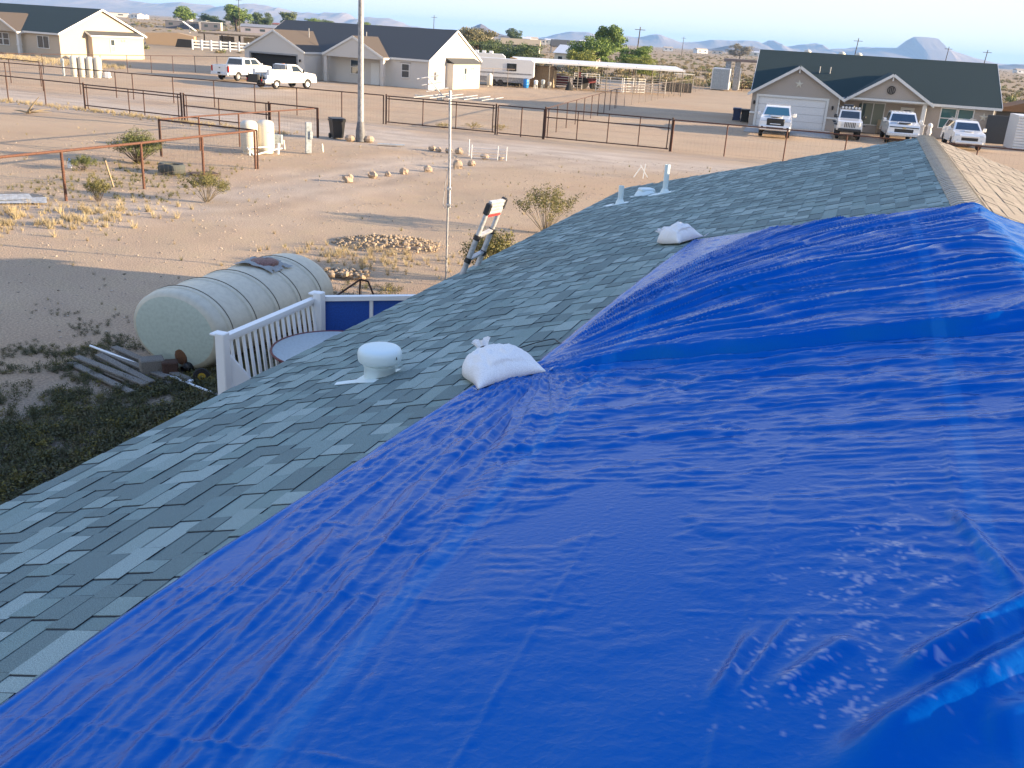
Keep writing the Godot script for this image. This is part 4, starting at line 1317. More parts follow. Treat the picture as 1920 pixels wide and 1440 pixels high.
	for k in 3: g.tube(Vector3(-.32 - k * .1 - .22, 4.13 + k * .12, .1), Vector3(-.32 - k * .1 + .22, 4.22 + k * .12, -.1), .013)
	obj("reflector", g, mats.galvanised, t)
	g = Geo.new(); g.cbox(Vector3(-.25, 4.02, 0), Vector3(.14, .12, .1), .02); obj("rotor_box", g, mats.grey_steel, t)
	# telescopic ladder leaning on the eave
	t = thing("telescopic_ladder", "aluminium telescopic ladder leaning on the eave, end caps black and red", "ladder")
	var e0 := Vector3(-.68, 2.6, -10.80)
	var e1 := Vector3(-.53, 2.6, -11.27)
	var rise := (Vector3.UP * .93 + RN * -.30 + RD * .10).normalized()
	for k in 2:
		var e: Vector3 = [e0, e1][k]
		g = Geo.new()
		var base := e - rise * (2.55 / rise.y)
		g.tube(base, e + rise * .25, .036, .034, 14); g.tube(e + rise * .2, e + rise * .52, .032, .032, 14); g.tube(e + rise * .5, e + rise * .82, .028, .028, 14)
		obj("rail", g, mats.galvanised, t)
		for y in [.22, .51]:
			g = Geo.new(); g.tube(e + rise * (y - .03), e + rise * (y + .03), .042, .042, 14); obj("collar", g, mats.black_plastic, t)
	for y in [-2.3, -1.9, -1.5, -1.1, -.7, -.33, -.05, .23, .52]:
		g = Geo.new(); g.bar(e0 + rise * y, e1 + rise * y, .05, .03, rise); obj("rung", g, mats.galvanised, t)
	var across := (e1 - e0).normalized()
	var fwd := across.cross(rise).normalized()
	for k in 4:
		g = Geo.new(); g.cbox((e0 + e1) / 2 + rise * (.80 + k * .042), Vector3(.05, .036, e0.distance_to(e1) + .03), .006, Basis(fwd, rise, fwd.cross(rise))); obj("stowed_rung", g, mats.galvanised, t)
	for e in [e0, e1]:
		g = Geo.new(); g.cbox(e + rise * .87 + across * (.02 if e == e1 else -.02), Vector3(.075, .14, .045), .012, Basis(fwd, rise, fwd.cross(rise))); obj("end_cap", g, mats.black_plastic, t)
	g = Geo.new(); g.cbox((e0 + e1) / 2 + rise * .765, Vector3(.055, .03, e0.distance_to(e1)), .006, Basis(fwd, rise, fwd.cross(rise))); obj("red_strip", g, mats.red_paint, t)
	# light pole
	t = thing("light_pole", "tall grey steel pole standing by the black wheelie bin", "pole", Vector3(-8.26, 0, -47.48))
	g = Geo.new(); g.tube(Vector3.ZERO, Vector3(0, 9.0, 0), .165, .11, 20); obj("shaft", g, mats.grey_steel, t)
	g = Geo.new(); g.lathe(Transform3D.IDENTITY, [Vector2(.24, 0), Vector2(.24, .5), Vector2(.18, .9), Vector2(.165, .95)], 20); obj("base_sleeve", g, mat("sleeve", .13, .135, .15, .6, "mottle", 1), t)
	for p in [[-8.75, -47.35, .17, "left"], [-7.85, -47.5, .17, "right"]]:
		g = Geo.new(); g.ball(Vector3(0, .1, 0), Vector3(.24, .17, .2), gn, .9, 10, Basis.IDENTITY, true)
		o = obj("rock", g, mats.rock); o.position = Vector3(p[0], 0, p[1]); tag(o, "pale rock at the foot of the grey pole, on its %s side" % p[3], "rock", "rocks at the pole")
	bin(Vector3(-9.54, 0, -48.0), .5, "black wheelie bin with lid beside the tall grey pole", mats.black_plastic)
	bin(Vector3(17.2, 0, -77.6), -.2, "black wheelie bin against the side of the taupe garage", mats.black_plastic)
	bin(Vector3(16.75, 0, -78.6), -.2, "dark blue wheelie bin beside the taupe garage", mat("blue_bin", .02, .035, .09, .5))
	# electrical pedestal
	t = thing("utility_pedestal", "slim pale grey utility pedestal standing in the yard", "pedestal", Vector3(-9.54, 0, -41.7), .4)
	g = Geo.new(); g.cbox(Vector3(0, .66, 0), Vector3(.24, 1.32, .2), .015, Basis(Vector3.FORWARD, .02)); obj("housing", g, mat("pedestal", .36, .41, .44, .5, "mottle", 1), t)
	g = Geo.new(); g.cbox(Vector3(.1, .78, .06), Vector3(.12, .34, .2), .015); obj("meter_door", g, mat("pedestal", .3, .3, .3), t)
	for p in [[-9.05, -42.35, .36, "short white marker post right of the grey pedestal"], [-10.8, -42.5, .40, "short white marker post between the cream tanks and the pedestal"]]:
		g = Geo.new(); g.tube(Vector3.ZERO, Vector3(-.04, p[2], 0), .045, .045, 10); o = obj("marker_post", g, mats.cream_tank); o.position = Vector3(p[0], 0, p[1]); tag(o, p[3], "post")
	# cream pressure tanks
	t = pressure_tank("cream upright pressure tank in front of its twin by the pipe fence", Vector3(-11.75, .12, -40.4), 1.25, .36, "pair of cream pressure tanks")
	dup(t, Vector3(-11.2, .12, -40.95), .6, "cream upright pressure tank at the right of the pair, valves at its foot", "pair of cream pressure tanks")
	g = Geo.new(); g.path([Vector3(-11.7, .3, -39.85), Vector3(-11.4, .02, -39.8), Vector3(-10.6, .25, -40.3), Vector3(-10.35, .3, -40.4)], .035); g.path([Vector3(-11.55, 0, -39.7), Vector3(-11.55, .32, -39.75), Vector3(-10.7, .34, -40.35)], .03)
	g.tube(Vector3(-10.55, .05, -40.4), Vector3(-10.5, .5, -40.4), .06)
	tag(obj("valve_piping", g, mats.vinyl), "white plastic piping and valves before the pair of cream tanks", "piping")
	g = Geo.new(); g.cbox(Vector3(-10.75, .55, -41.3), Vector3(.34, .42, .16), .02); g.box(Vector3(-10.75, .17, -41.3), Vector3(.06, .34, .06))
	tag(obj("control_box", g, mats.pedestal), "pale grey control box behind the cream tank pair", "box")
	var prev: Node3D
	var names := ["leftmost", "second from the left", "third from the left", "rightmost"]
	for k in 4:
		var at := Vector3(-38.5 + k * .62, .1, -82.2 - k * .12)
		var lb: String = "white upright pressure tank, %s of the row of four" % names[k]
		if k == 0: prev = pressure_tank(lb, at, 1.55, .31, "row of four white pressure tanks")
		else: dup(prev, at, k * .3, lb, "row of four white pressure tanks")
	g = Geo.new(); g.cbox(Vector3(-39.3, .7, -81.9), Vector3(.16, 1.4, .16), .02); g.cbox(Vector3(-39.3, 1.2, -81.8), Vector3(.26, .3, .1), .02)
	tag(obj("service_post", g, mats.pedestal), "grey service post left of the row of four tanks", "post")
	g = Geo.new(); g.cbox(Vector3(-35.9, .25, -82.6), Vector3(.35, .5, .35), .02); g.tube(Vector3(-36.4, .1, -82.6), Vector3(-35.6, .1, -82.6), .06)
	tag(obj("pump_box", g, mats.vinyl), "small white pump box right of the row of four tanks", "box")
	# tyre, stake, bottle, metal sheets, board
	t = thing("old_tyre", "old grey tyre lying flat on the dirt inside the pipe pen", "tyre", Vector3(-12.7, .17, -33.9), .2)
	g = Geo.new(); g.lathe(Transform3D(Basis(Vector3.FORWARD, .06), Vector3.ZERO), [Vector2(.26, -.13), Vector2(.40, -.17), Vector2(.46, -.12), Vector2(.475, 0), Vector2(.46, .12), Vector2(.40, .17), Vector2(.26, .13), Vector2(.28, 0), Vector2(.26, -.13)], 36); obj("tyre_body", g, mat("old_rubber", .075, .085, .082, .9, "soil", 2), t)
	g = Geo.new(); g.box(Vector3(0, .01, 0), Vector3(.9, .015, .7), Basis(Vector3.UP, .7)); o = obj("dark_board", g, mats.rust_dark); o.position = Vector3(-11.6, .03, -34.0); tag(o, "dark thin board lying on the dirt right of the tyre", "board")
	g = Geo.new(); g.bar(Vector3(0, 0, 0), Vector3(-.22, .82, -.05), .05, .04); o = obj("stake", g, mats.wood_pale); o.position = Vector3(-13.25, 0, -30.2); tag(o, "leaning pale wooden stake inside the pipe pen", "stake")
	t = thing("gas_canister", "small blue and white canister standing on the gravel", "canister", Vector3(-16.2, 0, -33.5))
	g = Geo.new(); g.lathe(Transform3D.IDENTITY, [Vector2(0, 0), Vector2(.07, 0), Vector2(.07, .22), Vector2(.05, .27)], 14); obj("body", g, mats.vinyl, t)
	g = Geo.new(); g.lathe(Transform3D.IDENTITY, [Vector2(.051, .27), Vector2(.03, .3), Vector2(.03, .34), Vector2(0, .345)], 12); obj("cap", g, mats.blue_drum, t)
	t = thing("metal_sheets", "corrugated white roofing sheets lying on the ground by the fence post", "roofing sheet", Vector3(-15.1, 0, -26.4), .48)
	for s in 2:
		g = Geo.new()
		var nn := 40
		for i in nn:
			var z0 := -.45 + .9 * i / nn
			var z1 := -.45 + .9 * (i + 1) / nn
			var y0 := .035 * absf(sin(z0 * 14.0)) + .05 + s * .05
			var y1 := .035 * absf(sin(z1 * 14.0)) + .05 + s * .05
			g.quad(Vector3(-1.7 - s * .3, y0 + .03, z0), Vector3(-1.7 - s * .3, y1 + .03, z1), Vector3(1.4 - s * .4, y1, z1), Vector3(1.4 - s * .4, y0, z0))
		var ms := obj("sheet", g, mats.sheet_metal, t)
		ms.rotation.y = s * .1; ms.position.z = -s * .25
	# dead branches
	t = thing("dead_branches", "bleached dead branches heaped on the ground at the left", "branches", Vector3(-26.2, 0, -50.2))
	for k in 9:
		g = Geo.new()
		var aa := rr(-1.2, 1.2) + (PI if k % 3 == 0 else 0.0)
		var l := rr(.6, 1.3)
		var tip := Vector3(cos(aa) * l, rr(.05, .45), sin(aa) * l * .6)
		if k == 0: tip = Vector3(.75, .95, .1)
		g.tube(Vector3(rr(-.1, .1), .08, 0), tip * .5 + Vector3(0, .08, 0), .05, .04, 6); g.tube(tip * .5 + Vector3(0, .08, 0), tip, .04, .012, 6)
		obj("branch", g, mat("dead_wood", .50, .40, .26, .9, "rust", 3), t)
	# white wire rack and stakes
	t = thing("wire_rack", "low white wire garden border round some rocks", "garden border", Vector3(-1.75, 0, -43.4), -.08)
	g = Geo.new()
	for y in [.06, .18, .32, .48]: g.tube(Vector3(-.75, y, 0), Vector3(.85, y, 0), .012, .012, 5)
	for y in [.1, .4]: g.tube(Vector3(-.75, y, 0), Vector3(-1.0, y + .02, -.9), .012, .012, 5)
	for x in [-.75, .45, .85]: g.tube(Vector3(x, 0, 0), Vector3(x, .62, 0), .022, .022, 6)
	g.tube(Vector3(-1.0, 0, -.9), Vector3(-1.0, .75, -.9), .022, .022, 6)
	obj("border_wire", g, mats.white_metal, t)
	for p in [[4.62, -40.5, .5, .3, "short white stake leaning left near the roof edge"], [5.25, -40.8, .5, -.35, "short white stake leaning right near the roof edge"], [5.0, -40.3, .6, .05, "upright thin white stake between two leaning stakes"]]:
		g = Geo.new(); g.bar(Vector3.ZERO, Vector3(p[3], p[2], 0), .035, .035); o = obj("white_stake", g, mats.vinyl); o.position = Vector3(p[0], 0, p[1]); tag(o, p[4], "stake")
	g = Geo.new(); g.box(Vector3(0, .06, 0), Vector3(1.3, .03, .3), Basis(Vector3.UP, .1)); o = obj("pale_board", g, mats.pedestal); o.position = Vector3(-6.6, 0, -46.5); tag(o, "pale grey board lying on the dirt right of the tall pole", "board")
	var rockn := FastNoiseLite.new()
	rockn.seed = 9; rockn.frequency = .9; rockn.fractal_octaves = 3
	# rocks set in curved lines
	var rocks := [[-6.42, -34.33, .27, "big squarish pale rock at the near end of the curved rock line"], [-5.75, -35.74, .25, "rounded rock next along from the near end of the rock line"], [-5.28, -36.39, .17, "small flat rock between two rounded rocks of the line"], [-4.77, -37.23, .24, "knobbly rock left of the mast in the rock line"], [-3.94, -38.25, .24, "low wide rock nearest the mast in the rock line"], [-2.86, -39.92, .27, "upright rock just right of the mast"], [-2.34, -41.06, .22, "rounded rock near the white wire border"], [-4.51, -45.57, .24, "farthest rock of the back line, leftmost"], [-4.18, -45.31, .2, "small rock second in the back line by the track"], [-3.68, -45.14, .22, "rounded rock third in the back line by the track"], [-3.17, -44.98, .26, "broad rock of the back line nearest the wire border"]]
	for k in rocks.size():
		var p = rocks[k]
		g = Geo.new(); g.ball(Vector3(k * 1.7, 0, 0), Vector3(p[2] * .75, p[2] * (.95 if k == 5 else .6), p[2] * .6), rockn, .5, 12, Basis.IDENTITY, true)
		o = obj("rock", g, mats.rock); o.position = Vector3(p[0] - k * 1.7, p[2] * .4, p[1]); tag(o, p[3], "rock", "rocks lining the yard")
	for k in 2:
		g = Geo.new(); g.ball(Vector3(k * 3.1, 0, 0), Vector3(.2, .13, .16), gn, 1.3, 10, Basis.IDENTITY, true)
		o = obj("rock", g, mats.rock); o.position = Vector3(-1.9 + k * .75 - k * 3.1, .06, -43.7); tag(o, ["brown rock inside the white wire border, left", "pale rock inside the white wire border, right"][k], "rock")
	# heap of rubble
	var heap := Geo.new()
	for k in 520:
		var d := sqrt(rng.randf())
		var an := rr(0, TAU)
		var p := Vector3(cos(an) * d * 1.5, 0, sin(an) * d * 1.0)
		p.y = .15 * (1 - d * d) + .015
		var s := rr(.018, .055) * (1.6 if k < 30 else 1.0)
		var kk := rr(.7, 1.35)
		heap.col = Color(.30 * kk, .235 * kk, .165 * kk)
		heap.ball(p, Vector3(s, s * .7, s * .85), gn, 1.2, 6, Basis(Vector3.UP, rr(0, 6)), true)
	o = obj("rubble_heap", heap, mat("pebble", 1, 1, 1)); o.position = Vector3(-3.45, 0, -24.2)
	tag(o, "low heap of pale rubble stones in the middle of the yard", "rubble", "", "stuff")
	heap = Geo.new()
	for k in 90:
		var s := rr(.03, .08); var kk := rr(.7, 1.35)
		heap.col = Color(.30 * kk, .235 * kk, .165 * kk)
		heap.ball(Vector3(rr(-.5, .5), s * .5 + rr(0, .08), rr(-.35, .35)), Vector3(s, s * .7, s * .85), gn, 1.2, 6, Basis(Vector3.UP, rr(0, 6)), true)
	o = obj("rubble_heap", heap, mats.pebble); o.position = Vector3(-3.9, 0, -20.6)
	tag(o, "small scatter of rubble stones behind the oval tank", "rubble", "", "stuff")

func bin(at: Vector3, turn: float, label: String, m: Material):
	var t := thing("wheelie_bin", label, "bin", at, turn)
	var g := Geo.new()
	var P := []
	for k in 2:
		var hx: float = [.25, .33][k]
		var hz: float = [.26, .36][k]
		var y: float = [.06, .92][k]
		for c in [[-1, -1], [1, -1], [1, 1], [-1, 1]]: P.append(Vector3(c[0] * hx, y, c[1] * hz))
	for k in 4: g.quad(P[(k + 1) % 4], P[k], P[k + 4], P[(k + 1) % 4 + 4])
	g.quad(P[0], P[1], P[2], P[3])
	g.cbox(Vector3(0, .90, 0), Vector3(.72, .09, .78), .02)
	obj("tub", g, m, t)
	g = Geo.new(); g.cbox(Vector3(0, .985, .0), Vector3(.7, .06, .8), .025, Basis(Vector3.RIGHT, .03)); g.tube(Vector3(-.3, .98, -.42), Vector3(.3, .98, -.42), .022); obj("lid", g, m, t)
	for s in [-1, 1]:
		g = Geo.new(); g.lathe(Transform3D(Basis(Vector3.FORWARD, PI / 2), Vector3(s * .28, .13, -.30)), [Vector2(0, -.03), Vector2(.13, -.03), Vector2(.13, .03), Vector2(0, .03)], 14); obj("wheel", g, mats.rubber, t)

func pressure_tank(label: String, at: Vector3, h: float, r: float, group: String) -> Node3D:
	var t := thing("pressure_tank", label, "pressure tank", at, 0, group)
	var g := Geo.new()
	g.lathe(Transform3D.IDENTITY, [Vector2(r * .9, 0), Vector2(r, .12), Vector2(r, h - .22), Vector2(r * .95, h - .12), Vector2(r * .7, h - .03), Vector2(r * .3, h), Vector2(0, h + .005)], 24)
	obj("vessel", g, mats.cream_tank, t)
	g = Geo.new(); g.lathe(Transform3D.IDENTITY, [Vector2(r * .82, -.12), Vector2(r * .82, .02)], 20); obj("stand", g, mats.cream_tank, t)
	g = Geo.new(); g.box(Vector3(0, h * .62, r - .004), Vector3(.09, .05, .012)); obj("label_plate", g, mats.grey_steel, t)
	return t

# ---------------------------------------------------------------- pipe fences
func fence(called: String, label: String, cat: String, pts: Array, h: float, m: Material, mesh_rows := 5, group := "", rails := [], post_r := .035, every := 0.0):
	# pts: Vector2(x, z) of the posts
	if every > 0.0:
		var q := []
		for i in pts.size() - 1:
			var n := maxi(1, int(round(pts[i].distance_to(pts[i + 1]) / every)))
			for k in n: q.append(pts[i].lerp(pts[i + 1], float(k) / n))
		q.append(pts[-1])
		pts = q
	var t := thing(called, label, cat, Vector3.ZERO, 0, group)
	var V := func(p: Vector2, y: float) -> Vector3: return Vector3(p.x, y, p.y)
	for p in pts:
		var g := Geo.new(); g.tube(V.call(p, -.05), V.call(p, h), post_r, post_r, 8)
		obj("post", g, m, t)
	var hs := [h]
	hs.append_array(rails)
	for y in hs:
		var g := Geo.new()
		for i in pts.size() - 1: g.tube(V.call(pts[i], y), V.call(pts[i + 1], y), post_r * .9, post_r * .9, 8)
		obj("rail", g, m, t)
	if mesh_rows > 0:
		var g := Geo.new()
		for k in mesh_rows:
			var y: float = h * (k + .3) / mesh_rows
			for i in pts.size() - 1: g.tube(V.call(pts[i], y), V.call(pts[i + 1], y), .0022, .0022, 3, false)
		for i in pts.size() - 1:
			var n := int(pts[i].distance_to(pts[i + 1]) / .2)
			for k in n:
				var p: Vector2 = pts[i].lerp(pts[i + 1], float(k) / n)
				g.tube(V.call(p, 0.02), V.call(p, h), .0018, .0018, 3, false)
		tag(obj("wire_mesh", g, mats.wire, t), "", "", "", "stuff")
	return t

func gate(label: String, a: Vector2, b: Vector2, h: float, m: Material, rails: Array, uprights: Array):
	var t := thing("pipe_gate", label, "gate")
	var V := func(p: Vector2, y: float) -> Vector3: return Vector3(p.x, y, p.y)
	for f in uprights:
		var p := a.lerp(b, f)
		var g := Geo.new(); g.tube(V.call(p, .08), V.call(p, h), .03, .03, 8); obj("upright", g, m, t)
	for y in rails:
		var g := Geo.new(); g.tube(V.call(a, y), V.call(b, y), .032, .032, 8); obj("rail", g, m, t)
	for f in [0.0, 1.0]:
		var p := a.lerp(b, f + (-.012 if f == 0.0 else .012))
		var g := Geo.new(); g.tube(V.call(p, -.05), V.call(p, h + .08), .05, .05, 10); obj("gate_post", g, m, t)
	var g := Geo.new()
	for k in 5: g.tube(V.call(a, .2 + h * k / 6.0), V.call(b, .2 + h * k / 6.0), .0022, .0022, 3, false)
	tag(obj("wire_mesh", g, mats.wire, t), "", "", "", "stuff")

func fa(x: float) -> Vector2: return Vector2(x, -47.95 + (x + 10.46) * .43)
func fe(x: float) -> Vector2: return Vector2(x, -57.45 + (x + 8.54) * .335)
func build_fences():
	var d: Material = mats.rust_dark
	var r: Material = mats.rust_pipe
	fence("pipe_fence", "dark rusty pipe fence running to the left picture edge, before the white tanks' yard", "fence", [fa(-44.0), fa(-40.6), fa(-37.2), fa(-33.9), fa(-30.6), fa(-27.8), fa(-25.0)], 1.42, d, 5)
	gate("wide dark pipe gate in the left fence, with a post set off centre", fa(-24.9), fa(-18.6), 1.42, d, [.28, 1.25, 1.40], [.02, .47, .63, .98])
	gate("dark pipe gate with a middle rail, next to the wide gate", fa(-18.3), fa(-13.3), 1.42, d, [.28, .85, 1.40], [.02, .42, .98])
	fence("pipe_fence", "short dark pipe fence panel between the middle rail gate and the bin", "fence", [fa(-13.15), fa(-10.46)], 1.42, d, 5)
	fence("pipe_fence", "rusty red pipe fence on the right side of the pen by the cream tanks", "fence", [Vector2(-14.59, -37.88), Vector2(-13.79, -40.2), Vector2(-12.8, -42.5), Vector2(-11.68, -45.1), Vector2(-10.5, -47.85)], 1.42, r, 5)
	fence("pipe_fence", "short dark pipe fence at the back of the tyre's pen", "fence", [Vector2(-14.53, -37.82), Vector2(-10.24, -36.21)], 1.42, d, 4)
	fence("pipe_fence", "nearest rusty red pipe fence, its rail rising from the left edge to the cream tanks", "fence", [Vector2(-10.3, -36.1), Vector2(-11.35, -33.3), Vector2(-12.35, -30.43), Vector2(-13.52, -27.52), Vector2(-14.75, -24.5), Vector2(-16.0, -21.5)], 1.42, r, 5, "", [], .045)
	var ep := []
	for x in [-52.0, -48.0, -44.0, -40.0, -36.0, -33.0, -30.0, -27.2, -25.9, -22.9, -19.95, -17.1, -14.25, -11.3, -8.65]: ep.append(fe(x))
	fence("pipe_fence", "long thin pipe fence across the gravel drive in front of the white trucks", "fence", ep, 1.62, d, 4)
	gate("wide pipe gate on the drive, right of the tall pole", fe(-8.4), fe(-1.95), 1.62, d, [.12, 1.45, 1.60], [.015, .34, .65, .985])
	fence("pipe_fence", "fixed pipe fence panel between the two drive gates", "fence", [fe(-1.75), fe(-.4), fe(.85)], 1.62, d, 4, "", [.1])
	gate("wide pipe gate on the drive, before the empty sandy lot", fe(1.0), fe(7.65), 1.68, d, [.12, 1.2, 1.66], [.015, .26, .51, .76, .985])
	fence("pipe_fence", "rusty pipe fence before the four vehicles of the taupe house", "fence", [fe(7.8), fe(10.5), fe(13.4), fe(16.2), fe(19.0), fe(22.0), fe(25.0), fe(28.0)], 1.65, r, 4)
	fence("pipe_fence", "thin pipe fence crossing before the beige stucco house", "fence", [Vector2(-43.8, -80), Vector2(-41.6, -83.1), Vector2(-40.3, -85.8), Vector2(-39.0, -88.5), Vector2(-37.7, -91.2), Vector2(-36.5, -93.9), Vector2(-35.4, -96.6), Vector2(-34.2, -99.5), Vector2(-32.9, -102.5), Vector2(-31.4, -105.5)], 1.58, d, 4, "", [], .03)
	fence("pipe_fence", "short dark pipe fence at the left edge, between two longer fences", "fence", [Vector2(-43.5, -73.5), Vector2(-40.5, -72.0), Vector2(-37.8, -70.6), Vector2(-34.9, -69.2)], 1.66, d, 4)
	fence("lot_fence", "pipe fence running back along the empty sandy lot from the drive", "fence", [Vector2(1.0, -55.6), Vector2(7.45, -85.0)], 1.6, d, 5, "", [], .03, 3.3)
	fence("mesh_fence", "pale chain link fence running from the sandy lot to the white container", "fence", [Vector2(7.6, -85.6), Vector2(23.4, -133.5)], 1.62, mats.wire, 16, "", [], .025, 3.2)

# ---------------------------------------------------------------- vehicles: x forward, z to the right, wheels on y = 0
func arch(poly: PackedVector2Array, x: float, r: float, y: float):
	for k in 9:
		var a := PI * k / 8.0
		poly.append(Vector2(x - r * cos(a), maxf(y, .36 + r * sin(a))))

func wheel(par: Node3D, x: float, z: float, r: float, w: float, rim: Material):
	var s := signf(z)
	var xf := Transform3D(Basis(Vector3.RIGHT, PI / 2 * s), Vector3(x, r, z))
	var g := Geo.new()
	g.lathe(xf, [Vector2(r * .6, -w / 2), Vector2(r * .92, -w / 2), Vector2(r, -w * .3), Vector2(r, w * .3), Vector2(r * .92, w / 2), Vector2(r * .6, w / 2), Vector2(r * .6, w * .35)], 22)
	var o := obj("wheel", g, mats.rubber, par)
	g = Geo.new()
	g.lathe(xf, [Vector2(r * .6, w * .28), Vector2(r * .56, w * .42), Vector2(r * .3, w * .34), Vector2(0, w * .40)], 20)
	g.col = Color.WHITE
	obj("rim", g, rim, o)
	g = Geo.new()
	for k in 5:
		var a := TAU * (k + .5) / 5.0
		g.ball(xf * Vector3(cos(a) * r * .42, w * .40, -sin(a) * r * .42), Vector3.ONE * r * .07, null, 0, 6)
	obj("rim_hole", g, mats.paint_dark, o)

func vehicle(called: String, label: String, cat: String, at: Vector3, az_deg: float, s: Dictionary) -> Node3D:
	var t := thing(called, label, cat, at, deg_to_rad(90.0 - az_deg), s.get("group", ""))
	var L: float = s.L; var W: float = s.W; var y0: float = s.y0
	var pm: Material = s.get("paint", mats.paint_white)
	var wr: float = s.wr
	var hw := W / 2
	# lower body with wheel arches
	var p := PackedVector2Array()
	p.append(Vector2(0.03, y0)); arch(p, s.xr, wr + .07, y0); arch(p, s.xf, wr + .07, y0)
	p.append(Vector2(L - .06, y0)); p.append(Vector2(L, y0 + .15))
	for q in s.top: p.append(q)
	p.append(Vector2(0, y0 + .2))
	var g := Geo.new()
	g.prism(p, -hw, hw, Transform3D.IDENTITY, .10, y0 + .5)
	var body := obj("body", g, pm, t)
	g = Geo.new()
	g.span(Vector3(.2, y0 + .02, -hw + .12), Vector3(L - .25, y0 + .35, hw - .12))
	obj("chassis", g, mats.dark_inside, t)
	# cab
	var c: PackedVector2Array = s.cab
	var lean: float = s.get("lean", .28)
	var belt: float = c[0].y
	g = Geo.new()
	g.prism(c, -hw + .06, hw - .06, Transform3D.IDENTITY, lean, belt)
	obj("cab", g, pm, t)
	var zat := func(y: float) -> float: return hw - .06 - lean * (y - belt)
	for w in s.side_glass:
		for sd in [-1, 1]:
			g = Geo.new()
			var q := []
			for v in w: q.append(Vector3(v.x, v.y, sd * (zat.call(v.y) + .008)))
			if sd < 0: q.reverse()
			for k in range(1, q.size() - 1): g.tri(q[0], q[k], q[k + 1])
			obj("side_window", g, mats.glass_dark, t)
	for w in s.ends:      # [lower point, upper point, name]
		g = Geo.new()
		var a: Vector2 = w[0]; var b: Vector2 = w[1]
		var n2 := Vector2(b.y - a.y, a.x - b.x).normalized() * (.012 if a.x > b.x or w[2] == "windscreen" else .012)
		if w[2] != "windscreen": n2 = -Vector2(absf(b.y - a.y), 0).normalized() * .012
		else: n2 = Vector2(b.y - a.y, a.x - b.x).normalized() * .012
		var a0 := a.lerp(b, .08) + n2; var b0 := a.lerp(b, .90) + n2
		var za: float = zat.call(a0.y) - .10; var zb: float = zat.call(b0.y) - .10
		if w[2] == "windscreen": g.quad(Vector3(a0.x, a0.y, za), Vector3(a0.x, a0.y, -za), Vector3(b0.x, b0.y, -zb), Vector3(b0.x, b0.y, zb))
		else: g.quad(Vector3(a0.x, a0.y, -za), Vector3(a0.x, a0.y, za), Vector3(b0.x, b0.y, zb), Vector3(b0.x, b0.y, -zb))
		obj(w[2], g, s.get("screen", mats.glass_dark) if w[2] == "windscreen" else mats.glass_dark, t)
	for x in s.doors:
		for sd in [-1, 1]:
			g = Geo.new(); g.box(Vector3(x, (y0 + .15 + belt) / 2, sd * (hw - .0 - .1 * ((belt + y0) / 2 - y0 - .3))), Vector3(.012, belt - y0 - .2, .014)); obj("door_seam", g, mats.paint_dark, t)
			g = Geo.new(); g.cbox(Vector3(x + .18, belt - .14, sd * (hw - .035)), Vector3(.2, .04, .05), .01); obj("door_handle", g, pm, t)
	for sd in [-1, 1]:
		wheel(t, s.xr, sd * (hw - .13), wr, .26, s.rim); wheel(t, s.xf, sd * (hw - .13), wr, .26, s.rim)
		g = Geo.new(); g.cbox(Vector3(s.mirror.x, s.mirror.y, sd * (hw + .16)), Vector3(.1, .24, .2), .03); g.bar(Vector3(s.mirror.x + .04, s.mirror.y - .06, sd * (hw - .1)), Vector3(s.mirror.x + .02, s.mirror.y - .05, sd * (hw + .1)), .04, .05)
		obj("mirror", g, s.get("mirror_paint", pm), t)
	return t

func lamp_pair(t: Node3D, called: String, x: float, y: float, z: float, size: Vector3, m: Material):
	for sd in [-1, 1]:
		var g := Geo.new(); g.cbox(Vector3(x, y, sd * z), size, minf(.03, size.x * .4)); obj(called, g, m, t)

